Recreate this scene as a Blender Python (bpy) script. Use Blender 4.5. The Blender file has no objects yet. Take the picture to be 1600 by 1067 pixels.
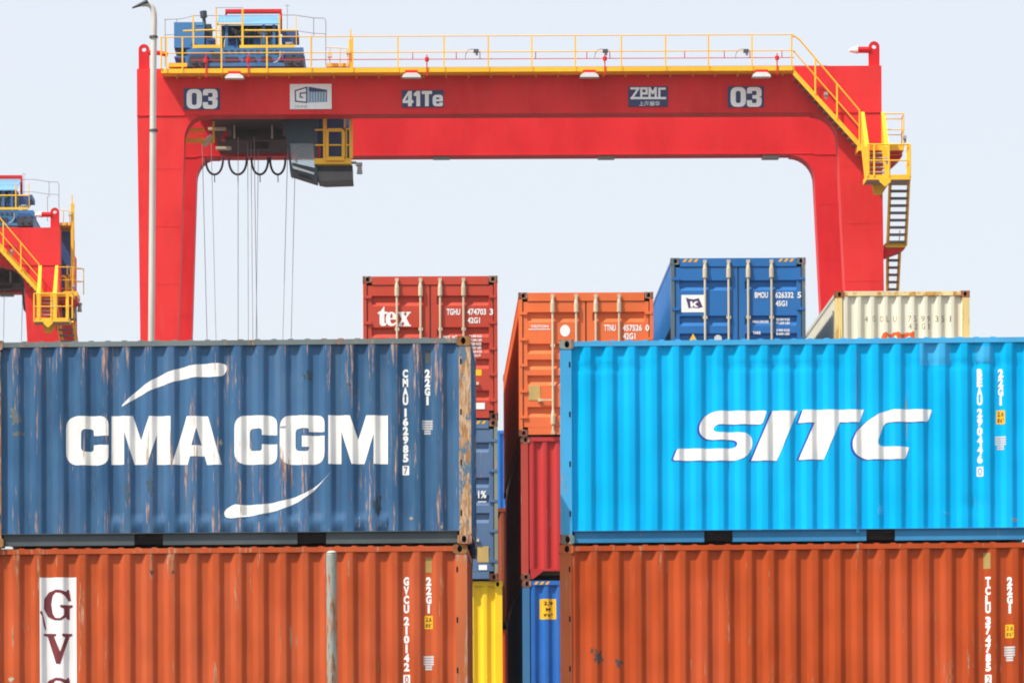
import bpy, bmesh, math, random
from mathutils import Matrix, Vector, noise

random.seed(7)
SC = bpy.context.scene
COL = SC.collection

# ------------------------------------------------------------------ camera
FPX, PX, PY = 6450.0, 640.0, 1380.0          # focal length and principal point, in photograph pixels (1600 wide)
ZC, ROLL = 3.4, math.radians(0.25)
cam_d = bpy.data.cameras.new('camera')
cam = bpy.data.objects.new('camera', cam_d)
COL.objects.link(cam)
cam_d.sensor_width = 36.0
cam_d.lens = FPX / 1600.0 * 36.0
cam_d.shift_x = (800.0 - PX) / 1600.0
cam_d.shift_y = (PY - 533.5) / 1600.0
cam_d.clip_start, cam_d.clip_end = 0.5, 9000.0
cam.matrix_world = Matrix.Translation((0, 0, ZC)) @ Matrix.Rotation(ROLL, 4, 'Y') @ Matrix.Rotation(math.pi / 2, 4, 'X')
SC.camera = cam

# ------------------------------------------------------------------ world, sun, exposure
SUN = Vector((-1.5, -1.0, 2.5)).normalized()
world = bpy.data.worlds.new('World')
SC.world = world
world.use_nodes = True
wn = world.node_tree
bg = wn.nodes['Background']
sky = wn.nodes.new('ShaderNodeTexSky')
sky.sky_type = 'NISHITA'
sky.sun_disc = False
sky.sun_elevation = math.asin(SUN.z)
sky.sun_rotation = math.atan2(SUN.x, SUN.y)
sky.air_density = 1.0
sky.dust_density = 3.0
sky.ozone_density = 1.5
haze_mix = wn.nodes.new('ShaderNodeMix')      # milky overcast haze lying over the clear sky
haze_mix.data_type = 'RGBA'
haze_mix.inputs[0].default_value = 0.72
haze_mix.inputs[7].default_value = (5.95, 6.15, 6.5, 1.0)
wn.links.new(sky.outputs['Color'], haze_mix.inputs[6])
wn.links.new(haze_mix.outputs[2], bg.inputs['Color'])
bg.inputs['Strength'].default_value = 0.12
sun_d = bpy.data.lights.new('sun', 'SUN')
sun_d.energy = 4.1
sun_d.angle = math.radians(0.5)
sun_d.color = (1.0, 0.95, 0.88)
sun = bpy.data.objects.new('sun', sun_d)
COL.objects.link(sun)
sun.rotation_euler = SUN.to_track_quat('Z', 'Y').to_euler()
sun.location = (0, 0, 60)
SC.view_settings.view_transform = 'Standard'
SC.view_settings.look = 'None'
SC.view_settings.exposure = 0.45
SC.view_settings.gamma = 1.0
SC.cycles.max_bounces = 6
SC.cycles.filter_width = 1.9

# ------------------------------------------------------------------ helpers
def W(x, y, D):
    """photograph pixel (1600 wide) at distance D -> point in the place"""
    u, v = x - PX, PY - y
    c, s = math.cos(ROLL), math.sin(ROLL)
    u0, v0 = u * c + v * s, -u * s + v * c
    return Vector((u0 * D / FPX, D, ZC + v0 * D / FPX))

def tag(o, label=None, cat=None, group=None, kind=None):
    if label: o['label'] = label
    if cat: o['category'] = cat
    if group: o['group'] = group
    if kind: o['kind'] = kind
    return o

def empty(name, loc, rot=(0, 0, 0)):
    o = bpy.data.objects.new(name, None)
    o.location = loc
    o.rotation_euler = rot
    o.empty_display_size = 0.3
    COL.objects.link(o)
    return o

def copy_tree(o, parent=None):
    c = o.copy()
    COL.objects.link(c)
    c.parent = parent
    for ch in list(o.children):
        copy_tree(ch, c)
    return c

class MB:
    def __init__(self):
        self.v, self.f, self.m = [], [], []
    def add(self, vs, fs, m=0):
        n = len(self.v)
        self.v += [tuple(p) for p in vs]
        self.f += [tuple(i + n for i in f) for f in fs]
        self.m += [m] * len(fs)
        return self
    def box(self, x0, x1, y0, y1, z0, z1, m=0):
        x0, x1 = min(x0, x1), max(x0, x1); y0, y1 = min(y0, y1), max(y0, y1); z0, z1 = min(z0, z1), max(z0, z1)
        vs = [(x0, y0, z0), (x1, y0, z0), (x1, y1, z0), (x0, y1, z0), (x0, y0, z1), (x1, y0, z1), (x1, y1, z1), (x0, y1, z1)]
        return self.add(vs, [(0, 3, 2, 1), (4, 5, 6, 7), (0, 1, 5, 4), (1, 2, 6, 5), (2, 3, 7, 6), (3, 0, 4, 7)], m)
    def prism(self, poly, y0, y1, m=0):
        """polygon in the x-z plane (counter-clockwise seen from -y), extruded along y"""
        n = len(poly)
        a = sum(poly[i][0] * poly[(i + 1) % n][1] - poly[(i + 1) % n][0] * poly[i][1] for i in range(n))
        if a < 0: poly = poly[::-1]
        vs = [(p[0], y0, p[1]) for p in poly] + [(p[0], y1, p[1]) for p in poly]
        fs = [tuple(range(n)), tuple(range(2 * n - 1, n - 1, -1))]
        fs += [(i, i + n, (i + 1) % n + n, (i + 1) % n) for i in range(n)]
        fs = fs[:2] + [tuple(reversed(f)) for f in fs[2:]]
        fs = [fs[0], fs[1]] + [(i, (i + 1) % n, (i + 1) % n + n, i + n)[::-1] for i in range(n)]
        return self.add(vs, fs, m)
    def prism_x(self, poly, x0, x1, m=0):
        """polygon in the y-z plane, extruded along x"""
        n = len(poly)
        vs = [(x0, p[0], p[1]) for p in poly] + [(x1, p[0], p[1]) for p in poly]
        fs = [tuple(range(n)), tuple(range(2 * n - 1, n - 1, -1))] + [(i, i + n, (i + 1) % n + n, (i + 1) % n) for i in range(n)]
        return self.add(vs, fs, m)
    def tube(self, pts, r, n=8, m=0, r1=None):
        pts = [Vector(p) for p in pts]
        k = len(pts)
        vs = []
        prev = None
        for i, p in enumerate(pts):
            d = (pts[min(i + 1, k - 1)] - pts[max(i - 1, 0)]).normalized()
            if prev is None:
                a = d.cross(Vector((0, 0, 1)))
                if a.length < 0.05: a = d.cross(Vector((0, 1, 0)))
                a.normalize()
            else:
                a = (prev - d * prev.dot(d)).normalized()
            prev = a
            b = d.cross(a)
            rr = r if r1 is None else r + (r1 - r) * i / (k - 1)
            for j in range(n):
                t = 2 * math.pi * j / n
                vs.append(p + a * (math.cos(t) * rr) + b * (math.sin(t) * rr))
        fs = []
        for i in range(k - 1):
            for j in range(n):
                fs.append((i * n + j, i * n + (j + 1) % n, (i + 1) * n + (j + 1) % n, (i + 1) * n + j))
        fs += [tuple(range(n - 1, -1, -1)), tuple(range((k - 1) * n, k * n))]
        return self.add(vs, fs, m)
    def bar(self, p, q, w, m=0):
        return self.tube([p, q], w * 0.7071, 4, m)
    def build(self, name, mats, parent=None, smooth=False):
        me = bpy.data.meshes.new(name)
        me.from_pydata(self.v, [], self.f)
        if not isinstance(mats, (list, tuple)): mats = [mats]
        for mt in mats: me.materials.append(mt)
        if len(mats) > 1:
            me.polygons.foreach_set('material_index', self.m)
        bm = bmesh.new(); bm.from_mesh(me)
        bmesh.ops.recalc_face_normals(bm, faces=bm.faces)
        bm.to_mesh(me); bm.free()
        if smooth:
            me.polygons.foreach_set('use_smooth', [True] * len(me.polygons))
        o = bpy.data.objects.new(name, me)
        COL.objects.link(o)
        o.parent = parent
        return o

def flat_mesh(loops):
    """closed 2-D loops (outer and holes) -> list of verts, faces, filled by a 2-D curve"""
    cu = bpy.data.curves.new('fill', 'CURVE')
    cu.dimensions = '2D'
    cu.fill_mode = 'BOTH'
    for lp in loops:
        sp = cu.splines.new('POLY')
        sp.points.add(len(lp) - 1)
        for p, q in zip(sp.points, lp): p.co = (q[0], q[1], 0, 1)
        sp.use_cyclic_u = True
    return curve_to_lists(cu)

def curve_to_lists(cu):
    ob = bpy.data.objects.new('fill', cu)
    COL.objects.link(ob)
    dg = bpy.context.evaluated_depsgraph_get()
    dg.update()
    me = bpy.data.meshes.new_from_object(ob.evaluated_get(dg))
    vs = [(v.co.x, v.co.y) for v in me.vertices]
    fs = [tuple(p.vertices) for p in me.polygons]
    bpy.data.objects.remove(ob)
    bpy.data.meshes.remove(me)
    bpy.data.curves.remove(cu)
    return vs, fs

def text_mesh(s, bold=0.0):
    if s == '9' and bold > 0.03:
        vs, fs = text_mesh('6', bold)
        return [(-v[0], -v[1]) for v in vs], fs
    cu = bpy.data.curves.new('letters', 'FONT')
    cu.body = s
    cu.size = 1.0
    cu.resolution_u = 3
    cu.offset = bold
    cu.fill_mode = 'BOTH'
    return curve_to_lists(cu)

def fit(vf, x0, y0, x1, y1):
    """scale a flat mesh to the box (y up)"""
    vs, fs = vf
    if not vs: return vf
    ax, bx = min(v[0] for v in vs), max(v[0] for v in vs)
    ay, by = min(v[1] for v in vs), max(v[1] for v in vs)
    sx, sy = (x1 - x0) / max(bx - ax, 1e-6), (y1 - y0) / max(by - ay, 1e-6)
    return [(x0 + (v[0] - ax) * sx, y0 + (v[1] - ay) * sy) for v in vs], fs

def join(parts):
    vs, fs = [], []
    for v, f in parts:
        n = len(vs)
        vs += v
        fs += [tuple(i + n for i in q) for q in f]
    return vs, fs

def rnd(pts, seg=4):
    """polygon of (x, y[, r]) with rounded corners"""
    out = []
    n = len(pts)
    for i in range(n):
        p = pts[i]
        if len(p) < 3 or p[2] <= 0:
            out.append((p[0], p[1])); continue
        P, A, B = Vector(p[:2]), Vector(pts[i - 1][:2]), Vector(pts[(i + 1) % n][:2])
        r = min(p[2], (A - P).length * 0.5, (B - P).length * 0.5)
        a, b = P + (A - P).normalized() * r, P + (B - P).normalized() * r
        for k in range(seg + 1):
            t = k / seg
            q = a * (1 - t) ** 2 + P * 2 * t * (1 - t) + b * t * t
            out.append((q.x, q.y))
    return out

def smooth_loop(pts, seg=4):
    """closed Catmull-Rom through the points"""
    out = []
    n = len(pts)
    P = [Vector(p) for p in pts]
    for i in range(n):
        a, b, c, d = P[i - 1], P[i], P[(i + 1) % n], P[(i + 2) % n]
        for k in range(seg):
            t = k / seg
            q = 0.5 * ((2 * b) + (c - a) * t + (2 * a - 5 * b + 4 * c - d) * t * t + (3 * b - a - 3 * c + d) * t ** 3)
            out.append((q.x, q.y))
    return out

# ------------------------------------------------------------------ materials
def srgb(r, g, b):
    def f(c):
        c /= 255.0
        return c / 12.92 if c <= 0.04045 else ((c + 0.055) / 1.055) ** 2.4
    return (f(r), f(g), f(b), 1.0)

def mixrgb(nt, fac, a, b, blend='MIX'):
    n = nt.nodes.new('ShaderNodeMix')
    n.data_type = 'RGBA'
    n.blend_type = blend
    for sock, val in ((n.inputs[0], fac), (n.inputs[6], a), (n.inputs[7], b)):
        if hasattr(val, 'node'): nt.links.new(val, sock)
        else: sock.default_value = val
    return n.outputs[2]

def ramp(nt, val, a, b):
    n = nt.nodes.new('ShaderNodeMapRange')
    n.interpolation_type = 'SMOOTHSTEP'
    n.inputs[1].default_value, n.inputs[2].default_value = a, b
    nt.links.new(val, n.inputs[0])
    return n.outputs[0]

def mul(nt, a, b, op='MULTIPLY'):
    n = nt.nodes.new('ShaderNodeMath')
    n.operation = op
    for s, v in ((n.inputs[0], a), (n.inputs[1], b)):
        if hasattr(v, 'node'): nt.links.new(v, s)
        else: s.default_value = v
    return n.outputs[0]

def noise_tex(nt, vec, sc, scale=1.0, detail=4.0, rough=0.55):
    mp = nt.nodes.new('ShaderNodeMapping')
    mp.inputs['Scale'].default_value = sc
    nt.links.new(vec, mp.inputs['Vector'])
    n = nt.nodes.new('ShaderNodeTexNoise')
    n.inputs['Scale'].default_value = scale
    n.inputs['Detail'].default_value = detail
    n.inputs['Roughness'].default_value = rough
    nt.links.new(mp.outputs[0], n.inputs['Vector'])
    return n.outputs['Fac']

def paint(name, col, var=0.12, wear=0.0, rust=0.0, ridge=None, rough=0.5, spec=0.35, chip=None, rustcol=(0.22, 0.065, 0.022, 1),
          dust=0.0, seed=0.0, fine=1.0, stretch=0.75, fade=None, bump=0.15, metallic=0.0):
    """weathered paint: tone drift, vertical scuffs, chips and rust; ridge=(y of proud faces, depth) wears the proud corrugations more"""
    m = bpy.data.materials.new(name)
    m.use_nodes = True
    nt = m.node_tree
    bs = nt.nodes['Principled BSDF']
    tc = nt.nodes.new('ShaderNodeTexCoord')
    off = nt.nodes.new('ShaderNodeVectorMath')
    off.operation = 'ADD'
    off.inputs[1].default_value = (seed * 3.1, seed * 1.7, seed * 5.3)
    nt.links.new(tc.outputs['Object'], off.inputs[0])
    v = off.outputs[0]
    big = noise_tex(nt, v, (1, 1, 0.6), 0.7, 3)
    med = noise_tex(nt, v, (3, 3, 0.8), 1.6, 5)
    dark = tuple(c * (1 - var) for c in col[:3]) + (1,)
    lite = tuple(min(1, c * (1 + var) + 0.012 * var * 8) for c in col[:3]) + (1,)
    c = mixrgb(nt, ramp(nt, big, 0.35, 0.65), dark, lite)
    c = mixrgb(nt, mul(nt, ramp(nt, med, 0.35, 0.7), 0.5), c, fade or tuple(min(1, x * 0.9 + 0.02) for x in col[:3]) + (1,))
    if dust > 0:
        d = noise_tex(nt, v, (5, 5, 0.5), 1.0, 6, 0.65)
        c = mixrgb(nt, mul(nt, ramp(nt, d, 0.48, 0.75), dust), c, (0.36, 0.31, 0.25, 1))
    roughv = None
    if wear > 0:
        st = noise_tex(nt, v, (16 * fine, 16 * fine, stretch * fine), 1.0, 7, 0.68)
        patch = noise_tex(nt, v, (1.6, 1.6, 0.9), 1.0, 3)
        lev = mul(nt, st, mul(nt, mul(nt, patch, 0.5), 0.0, 'ADD'), 'ADD')
        if ridge:
            sp = nt.nodes.new('ShaderNodeSeparateXYZ')
            nt.links.new(tc.outputs['Object'], sp.inputs[0])
            rg = ramp(nt, mul(nt, sp.outputs['Y'], -1.0), -ridge[0] - ridge[1], -ridge[0])
            lev = mul(nt, lev, mul(nt, rg, ridge[2]), 'ADD')
        t0 = 1.02 - wear
        mask = ramp(nt, lev, t0, t0 + 0.07)
        rc = noise_tex(nt, v, (30, 30, 6), 1.0, 4)
        chipc = mixrgb(nt, ramp(nt, rc, 0.36, 0.64), rustcol, chip or (0.47, 0.30, 0.22, 1))
        c = mixrgb(nt, mask, c, chipc)
    if rust > 0:
        rr = noise_tex(nt, v, (2.2, 2.2, 1.3), 1.0, 8, 0.7)
        c = mixrgb(nt, mul(nt, ramp(nt, rr, 0.74 - rust, 0.86 - rust), 0.9), c, rustcol)
    nt.links.new(c, bs.inputs['Base Color'])
    rn = noise_tex(nt, v, (4, 4, 2), 1.0, 4)
    mr = nt.nodes.new('ShaderNodeMapRange')
    mr.inputs[3].default_value, mr.inputs[4].default_value = max(0.05, rough - 0.12), rough + 0.15
    nt.links.new(rn, mr.inputs[0])
    nt.links.new(mr.outputs[0], bs.inputs['Roughness'])
    bs.inputs['Specular IOR Level'].default_value = spec
    bs.inputs['Metallic'].default_value = metallic
    if bump > 0:
        bn = noise_tex(nt, v, (3, 3, 1.4), 1.0, 5)
        b = nt.nodes.new('ShaderNodeBump')
        b.inputs['Strength'].default_value = bump
        b.inputs['Distance'].default_value = 0.02
        nt.links.new(bn, b.inputs['Height'])
        nt.links.new(b.outputs[0], bs.inputs['Normal'])
    return m

def plain(name, col, rough=0.5, spec=0.4, metallic=0.0, var=0.1):
    return paint(name, col, var=var, rough=rough, spec=spec, bump=0.05, metallic=metallic)

M = {}
M['black'] = plain('black_rubber', (0.012, 0.012, 0.012, 1), 0.7)
M['hollow'] = plain('hollow_shade', (0.008, 0.006, 0.005, 1), 0.9, 0.1)  # near-black colour stands for the shade inside holes, slots and pockets
M['white'] = paint('white_marking', (0.88, 0.87, 0.83, 1), var=0.03, rough=0.55, bump=0.05)
M['bar'] = paint('galvanised_bar', srgb(205, 190, 160), var=0.12, rough=0.5, rust=0.12, bump=0.05)
M['gasket'] = plain('door_gasket', (0.03, 0.025, 0.02, 1), 0.8)
M['yellow_mark'] = plain('yellow_marking', srgb(240, 180, 10), 0.5)
M['wood'] = plain('plywood_floor', (0.12, 0.07, 0.035, 1), 0.8)
M['concrete'] = paint('concrete', (0.32, 0.31, 0.29, 1), var=0.15, rough=0.85, dust=0.3)

# ------------------------------------------------------------------ ground
def ground():
    m = bpy.data.materials.new('asphalt')
    m.use_nodes = True
    nt = m.node_tree
    tc = nt.nodes.new('ShaderNodeTexCoord')
    a = noise_tex(nt, tc.outputs['Object'], (1, 1, 1), 0.08, 6)
    b = noise_tex(nt, tc.outputs['Object'], (1, 1, 1), 9.0, 3)
    c = mixrgb(nt, ramp(nt, a, 0.3, 0.7), (0.05, 0.05, 0.05, 1), (0.11, 0.105, 0.10, 1))
    c = mixrgb(nt, mul(nt, b, 0.4), c, (0.14, 0.135, 0.13, 1))
    nt.links.new(c, nt.nodes['Principled BSDF'].inputs['Base Color'])
    nt.nodes['Principled BSDF'].inputs['Roughness'].default_value = 0.9
    mb = MB()
    mb.add([(-3500, -500, 0), (3500, -500, 0), (3500, 6500, 0), (-3500, 6500, 0)], [(0, 1, 2, 3)])
    tag(mb.build('ground', m), kind='structure')
ground()

# ------------------------------------------------------------------ containers
WID = 2.438
PITCH = 0.280
KN = [(0.0, 0.0), (0.235, 0.0), (0.275, 0.04), (0.315, 0.20), (0.445, 0.80), (0.485, 0.96), (0.525, 1.0), (0.735, 1.0), (0.775, 0.96), (0.815, 0.80), (0.945, 0.20), (0.985, 0.04), (1.025, 0.0)]
def corr(x, x0, pitch, depth):
    t = ((x - x0) / pitch) % 1.0
    if t < 0.025: t += 1.0
    for (a, p), (b, q) in zip(KN[1:] if t >= 0.235 else KN, KN[2:] if t >= 0.235 else KN[1:]):
        if a <= t <= b: return depth * (p + (q - p) * (t - a) / (b - a))
    return 0.0
def folds(a, b, x0, pitch):
    out = [a]
    k = math.floor((a - x0) / pitch) - 2
    while True:
        base = x0 + k * pitch
        for t, _ in KN[1:]:
            x = base + t * pitch
            if a + 0.004 < x < b - 0.004: out.append(x)
        if base > b: break
        k += 1
    return sorted(out) + [b]

class Panel:
    """corrugated sheet in its own 2-D frame: along a (metres), height z, inward offset"""
    def __init__(self, a0, a1, z0, z1, pitch, depth, dent=None, rows=14, phase=None, shelf=None):
        self.a0, self.a1, self.z0, self.z1 = a0, a1, z0, z1
        n = max(1, round((a1 - a0) / pitch))
        self.pitch = (a1 - a0 - 0.0) / n if phase is None else pitch
        self.x0 = a0 + 0.13 * self.pitch if phase is None else phase
        self.depth, self.dent, self.shelf = depth, dent, shelf
        self.xs = folds(a0, a1, self.x0, self.pitch)
        self.zs = [z0 + (z1 - z0) * i / rows for i in range(rows + 1)]
    def off(self, a, z):
        d = corr(a, self.x0, self.pitch, self.depth)
        if self.shelf: d -= d * self.shelf(a, z)
        if self.dent: d += self.dent(a, z)
        return d
    def mesh(self):
        vs, fs = [], []
        nx = len(self.xs)
        for z in self.zs:
            for x in self.xs: vs.append((x, self.off(x, z), z))
        for j in range(len(self.zs) - 1):
            for i in range(nx - 1):
                fs.append((j * nx + i, j * nx + i + 1, (j + 1) * nx + i + 1, (j + 1) * nx + i))
        return vs, fs
    def conform(self, vf, lift=0.003):
        """lay a flat mesh (a, z) onto the sheet, cut at the folds"""
        vs, fs = vf
        bm = bmesh.new()
        bv = [bm.verts.new((v[0], 0, v[1])) for v in vs]
        for f in fs:
            try: bm.faces.new([bv[i] for i in f])
            except ValueError: pass
        lo, hi = min(v[0] for v in vs), max(v[0] for v in vs)
        zl, zh = min(v[1] for v in vs), max(v[1] for v in vs)
        for x in self.xs:
            if lo < x < hi:
                bmesh.ops.bisect_plane(bm, geom=bm.verts[:] + bm.edges[:] + bm.faces[:], dist=1e-5, plane_co=(x, 0, 0), plane_no=(1, 0, 0))
        if self.dent:
            for z in self.zs:
                if zl < z < zh:
                    bmesh.ops.bisect_plane(bm, geom=bm.verts[:] + bm.edges[:] + bm.faces[:], dist=1e-5, plane_co=(0, 0, z), plane_no=(0, 0, 1))
        bm.verts.index_update()
        out = [(v.co.x, self.off(v.co.x, v.co.z) - lift, v.co.z) for v in bm.verts]
        of = [tuple(v.index for v in f.verts) for f in bm.faces]
        bm.free()
        return out, of

def casting(sx, sy, sz_top):
    """corner casting at the origin corner: occupies 0..0.178 along x*sx, 0..0.162 along y*sy, height 0.118; oval holes outward"""
    L_, W_, H_ = 0.178, 0.162, 0.118
    mb = MB()
    N = 20
    def face(to3, w, h):
        cx, cy, rx, ry = w * 0.53, h * 0.5, 0.030, 0.043
        outer, inner, back = [], [], []
        for k in range(N):
            t = 2 * math.pi * k / N
            c, s = math.cos(t), math.sin(t)
            q = 1.0 / max(abs(c) / (0.5), abs(s) / (0.5))
            px, py = 0.5 + c * q, 0.5 + s * q
            outer.append((px * w, py * h)); inner.append((cx + rx * c, cy + ry * s))
        vs = [to3(p[0], p[1], 0) for p in outer] + [to3(p[0], p[1], 0) for p in inner] + [to3(p[0], p[1], 0.05) for p in inner]
        fs = []
        for k in range(N):
            k2 = (k + 1) % N
            fs.append((k, k2, N + k2, N + k))
        mb.add(vs, fs, 0)
        fs2 = [(N + k, N + (k + 1) % N, 2 * N + (k + 1) % N, 2 * N + k) for k in range(N)] + [tuple(range(2 * N, 3 * N))]
        mb.add(vs, fs2, 1)
    face(lambda a, b, d: (sx * a, sy * d, b), L_, H_)
    face(lambda a, b, d: (sx * d, sy * a, b), W_, H_)
    X, Y = sx * L_, sy * W_
    mb.add([(0, 0, H_), (X, 0, H_), (X, Y, H_), (0, Y, H_)], [(0, 1, 2, 3)])
    mb.add([(0, 0, 0), (X, 0, 0), (X, Y, 0), (0, Y, 0)], [(0, 1, 2, 3)])
    mb.add([(X, 0, 0), (X, Y, 0), (X, Y, H_), (X, 0, H_)], [(0, 1, 2, 3)])
    mb.add([(0, Y, 0), (X, Y, 0), (X, Y, H_), (0, Y, H_)], [(0, 1, 2, 3)])
    return mb

def make_container(name, label, group, loc, rot, L, H, mat, post_mat=None, cast_mat=None, rail_mat=None, end_a='wall', stripes=False,
                   dent=None, full_long=True, end_phase=None, bar_mat=None, side_phase=None, slots=False, head_mat=None, top_mat=None, shelf=None):
    """origin at the middle of the end that faces -x (end A), on the underside; length along +x, width along y"""
    root = tag(empty(name, loc, rot), label, 'container', group)
    post_mat = post_mat or mat; cast_mat = cast_mat or post_mat; rail_mat = rail_mat or mat
    hw = WID / 2
    info = {'root': root}
    for ix, sx in ((0, 1), (L, -1)):
        for iy, sy in ((-hw, 1), (hw, -1)):
            mb = MB()
            pw = 0.07 if (end_a == 'door' and ix == 0) else 0.135
            mb.box(ix + sx * 0.004, ix + sx * 0.15, iy + sy * 0.006, iy + sy * pw, 0.119, H - 0.119)
            # little lashing slots beside the post edge
            po = mb.build('corner_post', post_mat, root)
            for k in range(4 if slots else 0):
                z = 0.35 + (H - 0.7) * k / 3
                MB().box(ix + sx * 0.0015, ix + sx * 0.004, iy + sy * 0.05, iy + sy * 0.075, z, z + 0.06).build('lashing_slot', M['hollow'], po)
                MB().box(ix + sx * 0.118, ix + sx * 0.138, iy + sy * 0.0035, iy + sy * 0.006, z, z + 0.07).build('lashing_slot', M['hollow'], po)
            for zt, z in ((0, 0.0), (1, H - 0.118)):
                c = casting(sx, sy, zt)
                c.v = [(p[0] + ix, p[1] + iy, p[2] + z) for p in c.v]
                c.build('corner_casting', [cast_mat, M['hollow']], po)
    # long top and bottom rails
    for sy in (-1, 1):
        y0 = sy * (hw - 0.008)
        MB().box(0.18, L - 0.18, y0, sy * (hw - 0.075), H - 0.085, H - 0.022).build('top_rail', top_mat or mat, root)
        mb = MB()
        yb0, yb1 = sy * (hw - 0.05), sy * (hw - 0.10)
        zz0, zz1 = 0.018, 0.165
        if L < 8:
            c0 = L / 2
            pk = [(c0 - 1.025 - 0.18, c0 - 1.025 + 0.18), (c0 + 1.025 - 0.18, c0 + 1.025 + 0.18)]
            xs = [0.18] + [q for p in pk for q in p] + [L - 0.18]
            for i in range(0, len(xs), 2):
                mb.box(xs[i], xs[i + 1], yb0, yb1, zz0, zz1)
            mb.box(0.16, L - 0.16, sy * (hw - 0.011), yb0 - sy * 0.001, 0.1605, 0.1685)
            rl = mb.build('bottom_rail', rail_mat, root)
            for p in pk:
                MB().box(p[0], p[1], yb0 - sy * 0.02, yb1 - sy * 0.03, zz0 + 0.012, zz1).build('forklift_pocket', M['hollow'], rl)
        else:
            mb.box(0.18, L - 0.18, yb0, yb1, zz0, zz1)
            mb.build('bottom_rail', rail_mat, root)
        pan = Panel(0.15, L - 0.15, 0.166, H - 0.086, PITCH, 0.047, dent if sy < 0 else None, rows=44 if dent and sy < 0 else 1, phase=side_phase, shelf=shelf if sy < 0 else None)
        vs, fs = pan.mesh()
        mb = MB()
        mb.add([(v[0], sy * (hw - 0.012 - v[1]), v[2]) for v in vs], fs)
        so = mb.build('side_panel', mat, root, True)
        if sy < 0: info['panel'], info['side'] = pan, so
    # end rails: sill and header
    for ix, sx in ((0, 1), (L, -1)):
        door = (end_a == 'door' and ix == 0)
        hh = 0.155 if door else 0.085
        MB().box(ix + sx * 0.008, ix + sx * 0.09, -hw + 0.166, hw - 0.166, H - hh, H - 0.016).build('header', head_mat or mat, root)
        if door:
            MB().box(ix + sx * 0.008, ix + sx * 0.10, -hw + 0.166, hw - 0.166, 0.03, 0.16).build('door_sill', mat, root)
        else:
            mb = MB()
            mb.box(ix + sx * 0.012, ix + sx * 0.10, -hw + 0.166, hw - 0.166, 0.165, 0.205)
            for s in (-1, 1):   # gusset plates beside the tunnel recess
                mb.prism_x([(s * (hw - 0.166), 0.02), (s * (hw - 0.21), 0.02), (s * (hw - 0.40), 0.164), (s * (hw - 0.166), 0.164)], ix + sx * 0.014, ix + sx * 0.06)
            mb.build('end_sill', mat, root)
            MB().box(ix + sx * 0.35, ix + sx * 0.37, -hw + 0.166, hw - 0.166, 0.02, 0.104).build('tunnel_recess', M['hollow'], root)  # near-black plate stands for the shade inside the recess
            pan = Panel(-hw + 0.135, hw - 0.135, 0.206, H - hh - 0.001, 0.25, 0.05, rows=1)
            vs, fs = pan.mesh()
            mb = MB()
            # seen from outside at end A (looking along +x) the local +y side is on the left
            mb.add([(ix + sx * (0.016 + v[1]), -v[0] * sx, v[2]) for v in vs], fs)
            wo = mb.build('end_wall', mat, root, True)
            if ix == 0: info['end_panel'], info['end'] = pan, wo
    if end_a == 'door':
        zb, zt = 0.166, H - 0.165
        Hd = zt - zb
        gk = MB()
        gk.box(0.03, 0.10, -hw + 0.166, hw - 0.166, zt - 0.004, H - 0.156)
        gk.box(0.03, 0.10, -0.012, 0.012, zb, zt - 0.005)
        for s in (-1, 1): gk.box(0.03, 0.10, s * (hw - 0.071), s * (hw - 0.086), zb, zt - 0.005)
        gk.build('gasket', M['gasket'], root)
        info['doors'] = []
        for s in (1, -1):                       # +y is the left door seen from outside
            ya, yb_ = s * 0.0125, s * (hw - 0.087)
            rows = [(zb, 0)]
            for fr in (0.17, 0.39, 0.50, 0.61, 0.83):
                z = H * (1 - fr)
                rows += [(z - 0.095, 0), (z - 0.02, 0.055), (z + 0.06, 0.055), (z + 0.09, 0)]
            rows.append((zt, 0)); rows.sort()
            w = abs(yb_ - ya)
            cols = [(0, 0), (0.105, 0), (0.12, 1), (w - 0.085, 1), (w - 0.07, 0), (w, 0)]
            vs, fs = [], []
            for z, d in rows:
                for c, k in cols: vs.append((0.022 + d * k, ya + s * c, z))
            nc = len(cols)
            for j in range(len(rows) - 1):
                for i in range(nc - 1): fs.append((j * nc + i, j * nc + i + 1, (j + 1) * nc + i + 1, (j + 1) * nc + i))
            dm = MB(); dm.add(vs, fs)
            do = dm.build('door', mat, root)
            info['doors'].append(do)
            bars = (0.253, 0.428) if s > 0 else (0.573, 0.746)
            for bx in bars:
                y = hw - bx * WID
                b = MB()
                b.tube([(-0.012, y, 0.05), (-0.012, y, H - 0.05)], 0.021, 10)
                for z0 in (0.21, H - 0.36):
                    b.tube([(-0.012, y, z0 + q) for q in (0, 0.03, 0.10, 0.16)], 0.042, 10)
                    b.tube([(-0.012, y, z0 + 0.16), (-0.012, y, z0 + 0.27)], 0.04, 10, r1=0.02)
                for z0 in (0.03, H - 0.10):
                    b.box(-0.03, 0.02, y - 0.032, y + 0.032, z0, z0 + 0.06)
                for fr in (0.35, 0.62):
                    b.box(-0.024, 0.022, y - 0.04, y + 0.04, H * fr, H * fr + 0.05)
                # handle
                hy = y + (0.24 if bx in (0.253, 0.746) and s > 0 else -0.24)
                b.box(-0.03, -0.018, y, hy, H * 0.245, H * 0.245 + 0.028)
                b.box(-0.028, 0.02, hy - 0.03, hy + 0.03, H * 0.24, H * 0.24 + 0.05)
                b.build('locking_bar', bar_mat or M['bar'], do)
            for k in range(5):
                z = 0.32 + (H - 0.72) * k / 4
                MB().box(-0.006, 0.02, s * (hw - 0.02), s * (hw - 0.16), z, z + 0.05).build('hinge', mat, do)
    # roof with transverse corrugations that stand a little above the side rails
    mb = MB()
    vs, fs = [], []
    x = 0.19; zs0, zs1 = H - 0.034, H - 0.008
    prof = [(0.0, zs0)]
    p = 0.209
    k = 1
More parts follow.
